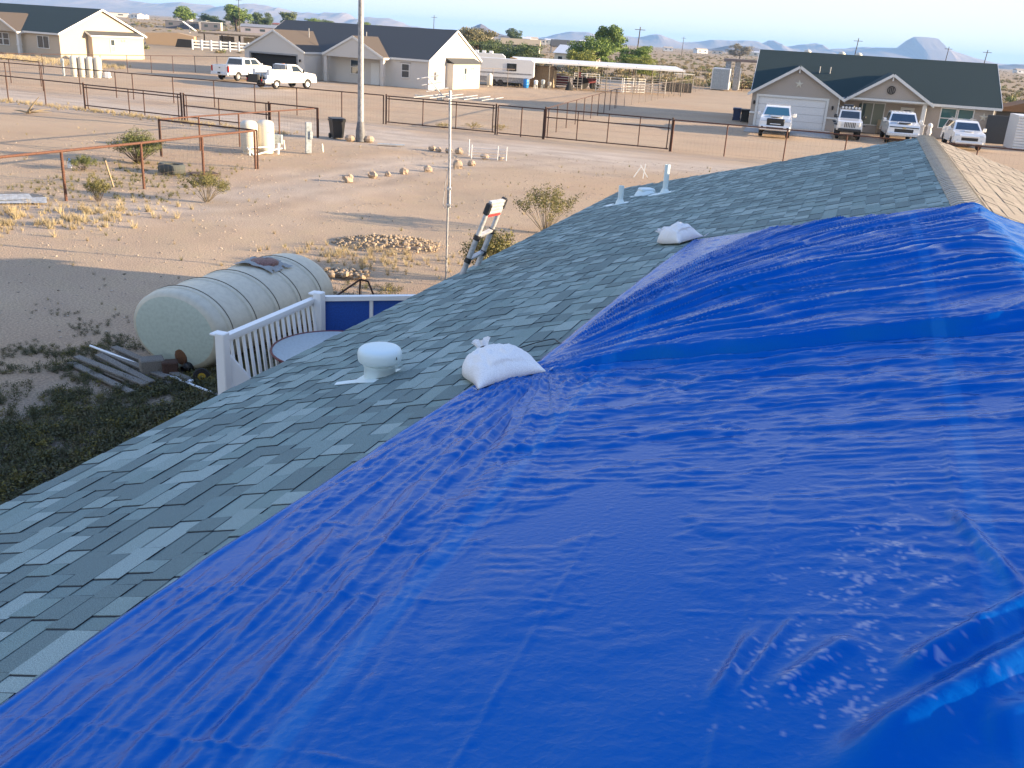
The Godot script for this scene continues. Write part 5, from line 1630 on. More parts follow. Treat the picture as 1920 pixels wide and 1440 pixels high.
func build_vehicles():
	var W: Material = mats.paint_white
	# crew cab pickup by the white house
	var crew := {L = 6.3, W = 2.03, y0 = .55, wr = .41, xr = 1.25, xf = 5.2, rim = mats.alloy,
		top = [Vector2(6.28, 1.05), Vector2(6.15, 1.27), Vector2(4.85, 1.40), Vector2(4.7, 1.40), Vector2(2.0, 1.38), Vector2(1.98, 1.36), Vector2(.03, 1.36)],
		cab = PackedVector2Array([Vector2(2.0, 1.36), Vector2(4.95, 1.36), Vector2(4.15, 1.93), Vector2(3.9, 1.99), Vector2(2.4, 2.0), Vector2(2.2, 1.95)]),
		side_glass = [[Vector2(2.35, 1.42), Vector2(3.22, 1.42), Vector2(3.22, 1.88), Vector2(2.42, 1.88)], [Vector2(3.32, 1.42), Vector2(4.55, 1.42), Vector2(4.05, 1.86), Vector2(3.32, 1.88)]],
		ends = [[Vector2(4.95, 1.36), Vector2(4.15, 1.93), "windscreen"], [Vector2(2.0, 1.36), Vector2(2.2, 1.95), "rear_window"]],
		doors = [2.15, 3.27], mirror = Vector2(4.5, 1.45)}
	var t := vehicle("pickup_truck", "white crew cab pickup truck seen from behind, tailgate towards the drive", "pickup truck", Vector3(-28.3, 0, -89.0), 22, crew)
	var g := Geo.new(); g.cbox(Vector3(-.04, 1.02, 0), Vector3(.08, .62, 1.6), .02); obj("tailgate", g, W, t)
	lamp_pair(t, "taillight", -.02, 1.05, .91, Vector3(.1, .5, .18), mats.taillight)
	g = Geo.new(); g.cbox(Vector3(-.1, .6, 0), Vector3(.2, .22, 1.95), .04); obj("rear_bumper", g, mats.white_metal, t)
	g = Geo.new(); g.box(Vector3(-.09, 1.12, 0), Vector3(.012, .07, .16)); obj("badge", g, mats.paint_dark, t)
	g = Geo.new(); g.box(Vector3(-.205, .68, 0), Vector3(.012, .14, .32)); obj("number_plate", g, mats.paint_dark, t)
	g = Geo.new(); g.span(Vector3(.12, 1.365, -.78), Vector3(1.9, 1.385, .78)); obj("bed_cover", g, mat("bed", .35, .36, .37, .6), t)
	# utility truck
	var util := {L = 6.1, W = 2.0, y0 = .5, wr = .40, xr = 1.35, xf = 5.0, rim = mats.alloy,
		top = [Vector2(6.08, 1.0), Vector2(5.95, 1.2), Vector2(4.72, 1.36), Vector2(2.75, 1.36), Vector2(2.75, .95), Vector2(.5, .95), Vector2(.02, .7)],
		cab = PackedVector2Array([Vector2(2.75, 1.34), Vector2(4.8, 1.34), Vector2(4.05, 1.9), Vector2(3.8, 1.97), Vector2(3.0, 1.98), Vector2(2.8, 1.92)]),
		side_glass = [[Vector2(3.3, 1.40), Vector2(4.42, 1.40), Vector2(3.95, 1.84), Vector2(3.3, 1.86)]],
		ends = [[Vector2(4.8, 1.34), Vector2(4.05, 1.9), "windscreen"], [Vector2(2.75, 1.34), Vector2(2.8, 1.92), "rear_window"]],
		doors = [3.2], mirror = Vector2(4.35, 1.42), mirror_paint = mats.black_plastic}
	t = vehicle("utility_truck", "white utility truck with tool box sides, parked right of the crew cab pickup", "utility truck", Vector3(-22.9, 0, -81.4), 31, util)
	for sd in [-1, 1]:
		g = Geo.new(); g.cbox(Vector3(1.62, 1.13, sd * .82), Vector3(2.2, .85, .36), .02); g.cbox(Vector3(.45, .85, sd * .82), Vector3(.3, .5, .36), .02); obj("tool_box", g, W, t)
		for x in [.9, 1.6, 2.3]:
			g = Geo.new(); g.cbox(Vector3(x, 1.3, sd * 1.005), Vector3(.08, .05, .02), .005); obj("tool_box_latch", g, mats.grey_steel, t)
	g = Geo.new(); g.span(Vector3(.0, .62, -.62), Vector3(2.7, .98, .62)); obj("bed", g, mats.black_plastic, t)
	g = Geo.new(); g.cbox(Vector3(2.66, 1.62, 0), Vector3(.05, .62, 1.5), .01); obj("headache_rack", g, mats.grey_steel, t)
	g = Geo.new()
	g.cbox(Vector3(-.12, .6, 0), Vector3(.22, .26, 1.9), .03)
	for z in [-.8, .8]: g.tube(Vector3(-.1, .5, z), Vector3(-.1, 1.25, z), .04)
	g.span(Vector3(-.3, .55, -.6), Vector3(-.1, 1.15, .5)); obj("rear_gear", g, mats.black_plastic, t)
	lamp_pair(t, "taillight", -.24, .72, .85, Vector3(.05, .18, .1), mats.taillight)
	g = Geo.new(); g.cbox(Vector3(3.1, 2.0, 0), Vector3(.12, .05, .3), .02); obj("beacon", g, mat("amber", .6, .2, .05, .3), t)
	# facing us: big pickup
	var big := crew.duplicate()
	big.screen = mat("sky_glass", .04, .12, .17, .05)
	t = vehicle("pickup_truck", "white pickup truck with large black grille facing the fence before the garage door", "pickup truck", Vector3(17.95, 0, -70.4), 195, big)
	g = Geo.new(); g.cbox(Vector3(6.27, 1.02, 0), Vector3(.1, .50, 1.16), .05); obj("grille", g, mats.paint_dark, t)
	g = Geo.new(); g.cbox(Vector3(6.31, .92, 0), Vector3(.06, .06, .7), .02); obj("grille_bar", g, W, t)
	for y in [.93, 1.1]: lamp_pair(t, "headlight", 6.2, y, .79, Vector3(.14, .1, .36), mats.headlight)
	g = Geo.new(); g.cbox(Vector3(6.36, .66, 0), Vector3(.24, .3, 2.0), .05); obj("front_bumper", g, W, t)
	g = Geo.new(); g.cbox(Vector3(6.47, .66, 0), Vector3(.05, .12, 1.1), .015); obj("air_intake", g, mats.paint_dark, t)
	lamp_pair(t, "fog_light", 6.46, .72, .82, Vector3(.05, .1, .16), mats.paint_dark)
	g = Geo.new(); g.cbox(Vector3(5.4, 1.385, 0), Vector3(1.1, .05, .8), .02); obj("hood_bulge", g, W, t)
	# jeep-like off-roader
	var jeep := {L = 4.3, W = 1.62, y0 = .62, wr = .44, xr = .85, xf = 3.5, rim = mats.paint_dark,
		top = [Vector2(4.28, 1.2), Vector2(4.2, 1.26), Vector2(2.9, 1.34), Vector2(.02, 1.32)],
		cab = PackedVector2Array([Vector2(.05, 1.32), Vector2(2.85, 1.32), Vector2(2.55, 1.86), Vector2(2.4, 1.9), Vector2(.15, 1.9)]), lean = .12,
		side_glass = [[Vector2(.3, 1.4), Vector2(1.2, 1.4), Vector2(1.2, 1.82), Vector2(.3, 1.82)], [Vector2(1.32, 1.4), Vector2(2.55, 1.4), Vector2(2.35, 1.82), Vector2(1.32, 1.82)]],
		ends = [[Vector2(2.85, 1.32), Vector2(2.55, 1.86), "windscreen"], [Vector2(.05, 1.32), Vector2(.15, 1.9), "rear_window"]],
		doors = [1.25], mirror = Vector2(2.6, 1.45), mirror_paint = mats.black_plastic}
	t = vehicle("off_roader", "white boxy off-roader with slotted grille and lamp bar on the roof", "off-roader", Vector3(23.15, 0, -70.9), 195, jeep)
	g = Geo.new(); g.cbox(Vector3(4.3, .98, 0), Vector3(.08, .48, 1.36), .03); obj("grille_panel", g, W, t)
	for k in 7:
		g = Geo.new(); g.cbox(Vector3(4.34, 1.0, (k - 3) * .11), Vector3(.03, .34, .06), .01); obj("grille_slot", g, mats.paint_dark, t)
	for sd in [-1, 1]:
		g = Geo.new(); g.lathe(Transform3D(Basis(Vector3.BACK, -PI / 2), Vector3(4.33, 1.03, sd * .52)), [Vector2(.1, 0), Vector2(.09, .03), Vector2(0, .045)], 14); obj("headlight", g, mats.headlight, t)
		for x in [.85, 3.5]:
			g = Geo.new(); g.cbox(Vector3(x, .98, sd * .88), Vector3(1.15, .08, .3), .03); obj("fender", g, mats.black_plastic, t)
	g = Geo.new(); g.cbox(Vector3(4.5, .66, 0), Vector3(.2, .2, 1.5), .04); obj("front_bumper", g, mats.black_plastic, t)
	g = Geo.new()
	for z in [-.62, .62]: g.tube(Vector3(.2, 1.98, z), Vector3(2.4, 1.98, z), .03)
	for x in [.3, 1.3, 2.3]: g.tube(Vector3(x, 1.98, -.62), Vector3(x, 1.98, .62), .025)
	for x in [.3, 2.3]:
		for z in [-.62, .62]: g.tube(Vector3(x, 1.88, z), Vector3(x, 1.98, z), .02)
	obj("roof_rack", g, mats.black_plastic, t)
	for k in 6:
		g = Geo.new(); g.lathe(Transform3D(Basis(Vector3.BACK, -PI / 2), Vector3(2.42, 2.04, (k - 2.5) * .22)), [Vector2(.05, -.05), Vector2(.085, 0), Vector2(.08, .03), Vector2(0, .035)], 10); obj("lamp", g, mats.headlight, t)
	g = Geo.new(); g.cbox(Vector3(1.2, 2.1, .1), Vector3(.9, .2, .7), .05); obj("roof_load", g, mats.black_plastic, t)
	# second pickup with hood scoop
	var pk := crew.duplicate()
	t = vehicle("pickup_truck", "white pickup truck with hood scoop, between the off-roader and the estate car", "pickup truck", Vector3(27.05, 0, -71.9), 195, pk)
	g = Geo.new(); g.cbox(Vector3(5.55, 1.385, 0), Vector3(.9, .10, .9), .03); obj("hood_scoop", g, W, t)
	g = Geo.new(); g.cbox(Vector3(6.0, 1.38, 0), Vector3(.04, .07, .75), .01); obj("scoop_mouth", g, mats.paint_dark, t)
	g = Geo.new(); g.cbox(Vector3(6.26, 1.12, 0), Vector3(.08, .05, 1.9), .01); g.cbox(Vector3(6.26, .88, 0), Vector3(.08, .28, 1.25), .03); obj("grille", g, mats.paint_dark, t)
	g = Geo.new(); g.cbox(Vector3(6.31, 1.08, 0), Vector3(.04, .07, .22), .015); obj("badge", g, mat("gold", .5, .32, .05, .4), t)
	lamp_pair(t, "headlight", 6.22, .98, .84, Vector3(.12, .2, .22), mats.headlight)
	g = Geo.new(); g.cbox(Vector3(6.36, .66, 0), Vector3(.22, .24, 2.0), .05); obj("front_bumper", g, mats.white_metal, t)
	for k in 5:
		g = Geo.new(); g.cbox(Vector3(4.0, 2.02, (k - 2) * .28), Vector3(.12, .05, .1), .015); obj("roof_marker", g, W, t)
	# estate car
	var suv := {L = 4.85, W = 1.92, y0 = .45, wr = .39, xr = .95, xf = 3.85, rim = mats.alloy,
		top = [Vector2(4.83, .9), Vector2(4.7, 1.08), Vector2(3.6, 1.2), Vector2(.05, 1.2)],
		cab = PackedVector2Array([Vector2(.05, 1.2), Vector2(3.72, 1.2), Vector2(2.95, 1.72), Vector2(2.7, 1.79), Vector2(.6, 1.8), Vector2(.3, 1.74)]), lean = .34,
		side_glass = [[Vector2(.45, 1.27), Vector2(1.15, 1.27), Vector2(1.15, 1.68), Vector2(.6, 1.68)], [Vector2(1.25, 1.27), Vector2(2.1, 1.27), Vector2(2.1, 1.69), Vector2(1.25, 1.69)], [Vector2(2.2, 1.27), Vector2(3.3, 1.27), Vector2(2.8, 1.66), Vector2(2.2, 1.69)]],
		ends = [[Vector2(3.72, 1.2), Vector2(2.95, 1.72), "windscreen"], [Vector2(.05, 1.2), Vector2(.3, 1.74), "rear_window"]],
		doors = [1.2, 2.15], mirror = Vector2(3.3, 1.28)}
	t = vehicle("estate_car", "white estate car with roof rails, rightmost of the vehicles before the taupe house", "estate car", Vector3(30.3, 0, -68.9), 193, suv)
	g = Geo.new(); g.cbox(Vector3(4.82, .9, 0), Vector3(.1, .09, 1.1), .02); obj("grille_bar", g, W, t)
	g = Geo.new(); g.cbox(Vector3(4.8, .72, 0), Vector3(.1, .26, 1.1), .04); obj("grille", g, mats.paint_dark, t)
	lamp_pair(t, "headlight", 4.74, .93, .74, Vector3(.16, .16, .32), mats.headlight)
	lamp_pair(t, "fog_light", 4.8, .66, .74, Vector3(.1, .16, .16), mats.headlight)
	g = Geo.new(); g.cbox(Vector3(4.86, .5, 0), Vector3(.12, .14, 1.75), .04); obj("front_bumper", g, W, t)
	for sd in [-1, 1]:
		g = Geo.new(); g.bar(Vector3(.7, 1.87, sd * .62), Vector3(2.6, 1.86, sd * .62), .05, .04); g.box(Vector3(.8, 1.83, sd * .62), Vector3(.08, .08, .04)); g.box(Vector3(2.5, 1.83, sd * .62), Vector3(.08, .08, .04)); obj("roof_rail", g, mats.alloy, t)
	g = Geo.new(); g.cbox(Vector3(3.95, 1.19, 0), Vector3(.5, .05, .55), .02); obj("hood_scoop", g, W, t)

# ---------------------------------------------------------------- the neighbours' back yards
func simple(called: String, label: String, cat: String, g: Geo, m: Material, at: Vector3, turn := 0.0, group := "") -> Node3D:
	var o := obj(called, g, m)
	o.position = at; o.rotation.y = turn
	tag(o, label, cat, group)
	return o

func build_far_yard():
	var g := Geo.new()
	# long shade roof
	var t := thing("shade_roof", "long low white metal shade roof on posts over the animal pens", "shade roof", Vector3(-1.5, 0, -112), deg_to_rad(3))
	g = Geo.new(); g.box(Vector3(9.2, 2.95, -2.5), Vector3(19.6, .09, 5.6), Basis(Vector3.RIGHT, .05)); g.box(Vector3(9.2, 2.76, .32), Vector3(19.6, .16, .06)); obj("roof_sheet", g, mats.white_metal, t)
	for x in [.2, 3.5, 6.8, 10.1, 13.4, 16.2, 18.8]:
		for z in [.2, -5.0]:
			g = Geo.new(); g.tube(Vector3(x, 0, z), Vector3(x, 2.9, z), .06); obj("post", g, mats.wood_grey, t)
	# travel trailer
	t = thing("travel_trailer", "white travel trailer with dark window behind the white house", "trailer", Vector3(-6.6, 0, -112.0), deg_to_rad(-3))
	g = Geo.new()
	g.prism(PackedVector2Array([Vector2(0, 1.0), Vector2(6.6, 1.0), Vector2(6.9, 1.15), Vector2(6.9, 2.75), Vector2(6.6, 2.95), Vector2(0, 2.95)]), -1.2, 1.2); obj("body", g, mats.white_metal, t)
	g = Geo.new(); g.span(Vector3(0, .45, -1.15), Vector3(6.2, 1.0, 1.15)); obj("skirt", g, mats.grey_steel, t)
	g = Geo.new(); g.cbox(Vector3(4.4, 2.1, 1.21), Vector3(1.1, .8, .05), .02); obj("window", g, mats.glass_dark, t)
	for x in [2.4, 3.2]:
		g = Geo.new(); g.lathe(Transform3D(Basis(Vector3.RIGHT, PI / 2), Vector3(x, .36, 1.1)), [Vector2(0, -.1), Vector2(.36, -.1), Vector2(.36, .1), Vector2(0, .1)], 16); obj("wheel", g, mats.rubber, t)
	g = Geo.new(); g.span(Vector3(0, 1.35, 1.19), Vector3(6.7, 1.5, 1.215)); obj("stripe", g, mats.grey_steel, t)
	g = Geo.new(); g.prism(PackedVector2Array([Vector2(-2, 1.2), Vector2(4.6, 1.2), Vector2(4.8, 1.5), Vector2(4.8, 2.9), Vector2(4.4, 3.2), Vector2(-2, 3.2)]), -1.2, 1.2)
	for k in 3: g.cbox(Vector3(1.2 + k * .9, 3.35, 0), Vector3(.5, .3, .6), .05)
	simple("camper_van", "second white camper showing above the travel trailer's roof", "trailer", g, mats.white_metal, Vector3(-8.2, 0, -124))
	# curved plywood ramp
	t = thing("curved_ramp", "tall curved plywood ramp wall beside the brown shed", "ramp", Vector3(-2.5, 0, -113.6), deg_to_rad(-6))
	var A := []
	for i in 15:
		var a := PI / 2 * i / 14.0
		A.append([Vector2(sin(a) * 1.9, 1.5 + cos(a) * 1.6), Vector2(sin(a) * 1.75, 1.5 + cos(a) * 1.45)])
	A.append([Vector2(1.9, 0), Vector2(1.75, 0)])
	g = Geo.new()
	for i in A.size() - 1:
		var wz: float = .75 - .02 * i
		var a0: Vector2 = A[i][0]; var b0: Vector2 = A[i + 1][0]; var a1: Vector2 = A[i][1]; var b1: Vector2 = A[i + 1][1]
		for z in [[0.0, 1.0]]:
			g.quad(Vector3(a0.x, a0.y, .6), Vector3(b0.x, b0.y, .6), Vector3(b0.x, b0.y, -.6), Vector3(a0.x, a0.y, -.6))
			g.quad(Vector3(a1.x, a1.y, -.6), Vector3(b1.x, b1.y, -.6), Vector3(b1.x, b1.y, .6), Vector3(a1.x, a1.y, .6))
			g.quad(Vector3(a1.x, a1.y, .6), Vector3(b1.x, b1.y, .6), Vector3(b0.x, b0.y, .6), Vector3(a0.x, a0.y, .6))
	obj("plywood", g, mat("plywood", .52, .30, .10, .8, "rust", .6), t)
	g = Geo.new()
	for z in [-.5, .5]: g.tube(Vector3(1.85, 0, z), Vector3(1.7, 2.3, z), .06)
	obj("brace", g, mats.tan_wood, t)
	# dark tarp wall below it
	g = Geo.new(); g.cbox(Vector3(0, .8, 0), Vector3(3.0, 1.6, .1), .02)
	simple("screen_wall", "dark green screen under the curved plywood ramp", "screen", g, mat("dark_green", .02, .04, .035, .9, "fine", .5), Vector3(-2.6, 0, -114.6), .05)
	# shed
	t = thing("garden_shed", "small brown shed with a sloping metal roof beside the blue drum", "shed", Vector3(1.2, 0, -113.4), deg_to_rad(-10))
	g = Geo.new(); g.prism(PackedVector2Array([Vector2(0, 0), Vector2(2.2, 0), Vector2(2.2, 2.0), Vector2(0, 2.35)]), -1.35, 1.35, Transform3D(Basis(Vector3(0, 0, -1), Vector3.UP, Vector3(1, 0, 0)), Vector3(0, 0, 0))); obj("wall", g, mat("shed_brown", .30, .23, .16, .85, "rust", .8), t)
	for k in 9:
		g = Geo.new(); g.box(Vector3(-1.35 + k * .3375 + .0, 2.25, -1.1), Vector3(.33, .05, 2.5), Basis(Vector3.RIGHT, .155 * -1.0)); obj("roof_panel", g, [mats.galvanised, mats.white_metal, mats.grey_steel][k % 3], t)
	g = Geo.new(); g.cbox(Vector3(1.38, 1.0, -1.1), Vector3(.05, 1.9, 2.1), .01); obj("side_door", g, mat("shed_door", .62, .50, .33, .8, "rust", .8), t)
	t = thing("blue_drum", "bright blue plastic drum standing by the plywood ramp", "drum", Vector3(-.55, 0, -110.4))
	g = Geo.new(); g.lathe(Transform3D.IDENTITY, [Vector2(0, 0), Vector2(.27, 0), Vector2(.3, .08), Vector2(.3, .32), Vector2(.315, .34), Vector2(.3, .36), Vector2(.3, .58), Vector2(.315, .6), Vector2(.3, .62), Vector2(.3, .86), Vector2(.27, .92), Vector2(0, .92)], 20); obj("drum_body", g, mats.blue_drum, t)
	for p in [[.55, -110.6, .9, mats.vinyl, "white bucket on a stand before the brown shed"], [1.35, -110.8, 1.0, mats.pedestal, "pale blue bottle stand before the brown shed"], [2.1, -110.9, .8, mats.concrete, "grey tub before the brown shed"]]:
		g = Geo.new(); g.lathe(Transform3D.IDENTITY, [Vector2(.0, p[2] * .5), Vector2(.2, p[2] * .5), Vector2(.24, p[2] * .9), Vector2(.12, p[2]), Vector2(0, p[2])], 12)
		for k in 4: g.tube(Vector3(.18 * cos(k * PI / 2), 0, .18 * sin(k * PI / 2)), Vector3(.16 * cos(k * PI / 2), p[2] * .5, .16 * sin(k * PI / 2)), .03)
		simple("tub_on_stand", p[4], "tub", g, p[3], Vector3(p[0], 0, p[1]))
	# cylinder and clutter behind the white house
	g = Geo.new(); g.lathe(Transform3D.IDENTITY, [Vector2(0, .2), Vector2(.3, .2), Vector2(.32, .35), Vector2(.32, 1.2), Vector2(.2, 1.38), Vector2(.08, 1.45), Vector2(0, 1.45)], 16)
	for k in 3: g.tube(Vector3(.28 * cos(k * 2.1), 0, .28 * sin(k * 2.1)), Vector3(.28 * cos(k * 2.1), .25, .28 * sin(k * 2.1)), .03)
	simple("water_softener", "cream tank on legs beside the corner of the white house", "tank", g, mats.cream_tank, Vector3(-4.55, 0, -107.6))
	fence("yard_fence", "dim screen fence between the white house and the brown shed", "fence", [Vector2(-5.9, -107.5), Vector2(-1.0, -111.2)], 1.9, d_wire(), 8, "", [], .03, 2.4)
	# corral panels
	var pan := thing("corral_panel", "white tube corral panel at the near corner of the pens", "corral panel", Vector3(7.5, 0, -113), deg_to_rad(-15), "corral panels round the pens")
	for y in [.15, .45, .75, 1.05, 1.35, 1.6]:
		g = Geo.new(); g.tube(Vector3(0, y, 0), Vector3(3.2, y, 0), .03); obj("tube", g, mats.white_metal, pan)
	for x in [0.0, 1.6, 3.2]:
		g = Geo.new(); g.tube(Vector3(x, 0, 0), Vector3(x, 1.65, 0), .035); obj("upright", g, mats.white_metal, pan)
	for p in [[10.4, -112.4, .5, "white tube corral panel angled away right of the first"], [12.8, -116.5, -.3, "white tube corral panel under the right end of the shade roof"], [2.8, -115.5, -.1, "white tube corral panel right behind the brown shed"], [5.2, -120.0, .2, "white tube corral panel in the shade behind the tractor"]]:
		dup(pan, Vector3(p[0], 0, p[1]), p[2], p[3], "corral panels round the pens")
	# tractor
	t = thing("tractor", "maroon tractor with a red seat standing under the shade roof", "tractor", Vector3(6.2, 0, -116.8), .4)
	g = Geo.new(); g.cbox(Vector3(.9, .95, 0), Vector3(1.5, .6, .7), .08); obj("bonnet", g, mat("maroon_paint", .13, .015, .02, .4), t)
	for sd in [-1, 1]:
		g = Geo.new(); g.lathe(Transform3D(Basis(Vector3.RIGHT, PI / 2), Vector3(-.3, .65, sd * .65)), [Vector2(.3, -.15), Vector2(.65, -.15), Vector2(.65, .15), Vector2(.3, .15), Vector2(0, .1)], 18); obj("rear_wheel", g, mats.rubber, t)
		g = Geo.new(); g.lathe(Transform3D(Basis(Vector3.RIGHT, PI / 2), Vector3(1.5, .4, sd * .5)), [Vector2(.2, -.1), Vector2(.4, -.1), Vector2(.4, .1), Vector2(.2, .1), Vector2(0, .08)], 16); obj("front_wheel", g, mats.rubber, t)
	g = Geo.new(); g.cbox(Vector3(-.3, 1.3, 0), Vector3(.5, .12, .5), .03); g.cbox(Vector3(-.52, 1.6, 0), Vector3(.1, .6, .5), .03); obj("seat", g, mats.red_paint, t)
	g = Geo.new(); g.tube(Vector3(.25, 1.2, 0), Vector3(.0, 1.55, 0), .03); g.lathe(Transform3D(Basis(Vector3.BACK, .5), Vector3(0, 1.55, 0)), [Vector2(.2, -.02), Vector2(.22, 0), Vector2(.2, .02), Vector2(.2, -.02)], 14); obj("steering_wheel", g, mats.black_plastic, t)
	g = Geo.new(); g.cbox(Vector3(0, .7, 0), Vector3(2.4, 1.0, 1.2), .15); g.cbox(Vector3(-.4, 1.25, 0), Vector3(1.0, .4, 1.0), .1)
	simple("hay_baler", "maroon farm implement left of the tractor under the shade roof", "implement", g, mats.maroon_paint, Vector3(3.4, 0, -118), .1)
	g = Geo.new(); g.lathe(Transform3D.IDENTITY, [Vector2(0, 0), Vector2(.5, 0), Vector2(.25, .7), Vector2(.1, .95), Vector2(0, .95)], 7, 1.0, .6)
	simple("covered_mower", "dark covered mower standing alone right of the brown shed", "mower", g, mats.rubber, Vector3(4.35, 0, -111.2))
	g = Geo.new(); g.cbox(Vector3(0, .55, 0), Vector3(3.6, 1.1, 1.4), .05)
	simple("black_trough", "long black stock trough right of the shade roof", "trough", g, mats.rubber, Vector3(18.4, 0, -124))
	t = thing("boat_trailer", "pale flat trailer with a canopy beyond the black trough", "trailer", Vector3(19.5, 0, -132), .1)
	g = Geo.new(); g.box(Vector3(0, .7, 0), Vector3(4.2, .15, 1.8)); obj("deck", g, mats.concrete, t)
	g = Geo.new(); g.box(Vector3(.9, 2.0, 0), Vector3(2.6, .08, 1.6)); obj("canopy", g, mats.cream_tank, t)
	for x in [-.3, 2.1]:
		g = Geo.new(); g.tube(Vector3(x, .7, .7), Vector3(x, 2.0, .7), .03); obj("canopy_post", g, mats.grey_steel, t)
	for x in [-.6, .4]:
		g = Geo.new(); g.lathe(Transform3D(Basis(Vector3.RIGHT, PI / 2), Vector3(x, .35, .8)), [Vector2(0, -.1), Vector2(.35, -.1), Vector2(.35, .1), Vector2(0, .1)], 14); obj("wheel", g, mats.rubber, t)
	# container and steel barn
	t = thing("shipping_container", "white metal container standing by the grey steel barn frame", "container", Vector3(25.2, 0, -138), deg_to_rad(-14))
	g = Geo.new(); g.span(Vector3(0, .1, -6), Vector3(2.44, 2.9, 0)); obj("body", g, mats.white_metal, t)
	for k in 2:
		g = Geo.new(); g.cbox(Vector3(.62 + k * 1.2, 1.5, .03), Vector3(1.16, 2.6, .06), .015); obj("door", g, mats.pedestal, t)
	g = Geo.new()
	for x in [.05, 2.39]: g.box(Vector3(x, 1.5, .02), Vector3(.12, 2.8, .1))
	obj("corner_post", g, mats.white_metal, t)
	t = thing("steel_barn", "grey open steel barn frame showing behind the taupe house", "barn", Vector3(27.5, 0, -141), deg_to_rad(-15))
	for x in [0.0, 1.3]:
		g = Geo.new(); g.box(Vector3(x + .4, 2.0, 0), Vector3(.75, 4.0, .3)); obj("column", g, mat("barn_grey", .33, .34, .36, .6, "mottle", .6), t)
	g = Geo.new(); g.box(Vector3(8, 1.95, -2), Vector3(.5, 3.9, .4)); g.box(Vector3(14, 1.95, -2), Vector3(.5, 3.9, .4)); obj("column", g, mats.barn_grey, t)
	g = Geo.new(); g.box(Vector3(7.2, 4.05, -3), Vector3(15.0, .35, 7.0)); obj("roof", g, mat("barn_roof", .16, .13, .12, .7), t)
	g = Geo.new(); g.box(Vector3(2.2, 1.6, -.4), Vector3(.12, 3.0, 1.5)); obj("open_door", g, mats.white_metal, t)
	fence("pipe_fence", "dark pipe corral beneath the steel barn roof", "fence", [Vector2(30, -140), Vector2(38, -137.5)], 1.5, mats.rust_dark, 0, "", [.4, .8, 1.15], .05, 2.6)
	# shed with ribbed white siding at the right edge
	t = thing("ribbed_shed", "white ribbed metal shed cut by the right picture edge", "shed", Vector3(33.6, 0, -67.2), deg_to_rad(-15))
	for k in 12:
		g = Geo.new(); g.cbox(Vector3(3, .12 + k * .19, 0), Vector3(6, .17, .08), .03); obj("siding_panel", g, mats.white_metal, t)
	g = Geo.new(); g.span(Vector3(0, 0, -3), Vector3(6, 2.3, -.06)); obj("body", g, mats.white_metal, t)
	t = thing("dark_shed", "dark shed with a brown roof between the taupe house and the ribbed shed", "shed", Vector3(35.6, 0, -75.5), deg_to_rad(-15))
	g = Geo.new(); g.span(Vector3(0, 0, -3), Vector3(5, 2.2, 0)); obj("wall", g, mat("dark_siding", .06, .065, .07, .8, "fine", .3), t)
	g = Geo.new(); g.prism(PackedVector2Array([Vector2(-.3, 2.2), Vector2(5.3, 2.2), Vector2(2.5, 3.0)]), -3.3, .3); obj("roof", g, mat("brown_roof", .22, .13, .07, .9, "granule", .3), t)
	g = Geo.new(); g.cbox(Vector3(0, 1.0, 0), Vector3(1.6, 2.0, .08), .02)
	simple("side_gate", "dark metal side gate at the right end of the taupe house", "gate", g, mats.dark_siding, Vector3(34.5, 0, -71.8), deg_to_rad(-15))
	# white rail fence and ramada behind the beige house
	var wf := thing("white_rail_fence", "white three rail fence behind the beige house's back yard", "fence")
	for k in 9:
		g = Geo.new(); g.cbox(Vector3(-58.5 + k * 1.55, .85, -169.5 + k * -.2), Vector3(.22, 1.7, .22), .03); obj("post", g, mats.vinyl, wf)
	for y in [.45, .95, 1.45]:
		g = Geo.new(); g.bar(Vector3(-58.5, y, -169.5), Vector3(-46.1, y, -171.1), .08, .24); obj("rail", g, mats.vinyl, wf)
	t = thing("flat_ramada", "flat tan roofed open shelter behind the white rail fence", "shelter", Vector3(-62.5, 0, -190), deg_to_rad(-8))
	g = Geo.new(); g.box(Vector3(7, 2.7, -3), Vector3(16, .3, 10), Basis(Vector3.RIGHT, .03)); obj("roof", g, mat("tan_roof", .33, .25, .17, .9, "mottle", .3), t)
	for k in 5:
		for z in [1.5, -6]:
			g = Geo.new(); g.tube(Vector3(k * 3.6, 0, z), Vector3(k * 3.6, 2.6, z), .12); obj("post", g, mats.bark, t)
	for k in 3:
		g = Geo.new(); g.span(Vector3(.4 + k * 5.0, 0, -6), Vector3(2.6 + k * 5.0, 2.1, -4)); obj("back_wall", g, [mats.concrete, mats.cream_tank, mats.rust_dark][k], t)
	g = Geo.new(); g.prism(PackedVector2Array([Vector2(0, 0), Vector2(9, 0), Vector2(9, 1.8), Vector2(6, 2.3), Vector2(0, 2.0)]), -2, 0)
	simple("low_shed", "low tan shed left of the flat roofed shelter", "shed", g, mat("adobe", .40, .29, .19, .9, "fine", .3), Vector3(-73, 0, -186), .05)
	g = Geo.new(); g.prism(PackedVector2Array([Vector2(0, 0), Vector2(3.4, 0), Vector2(3.0, 1.3), Vector2(.5, 1.4)]), -1, 1)
	simple("covered_car", "dark covered car in front of the flat roofed shelter", "covered car", g, mats.rubber, Vector3(-65.0, 0, -180), .05)

func d_wire() -> Material: return mats.wire

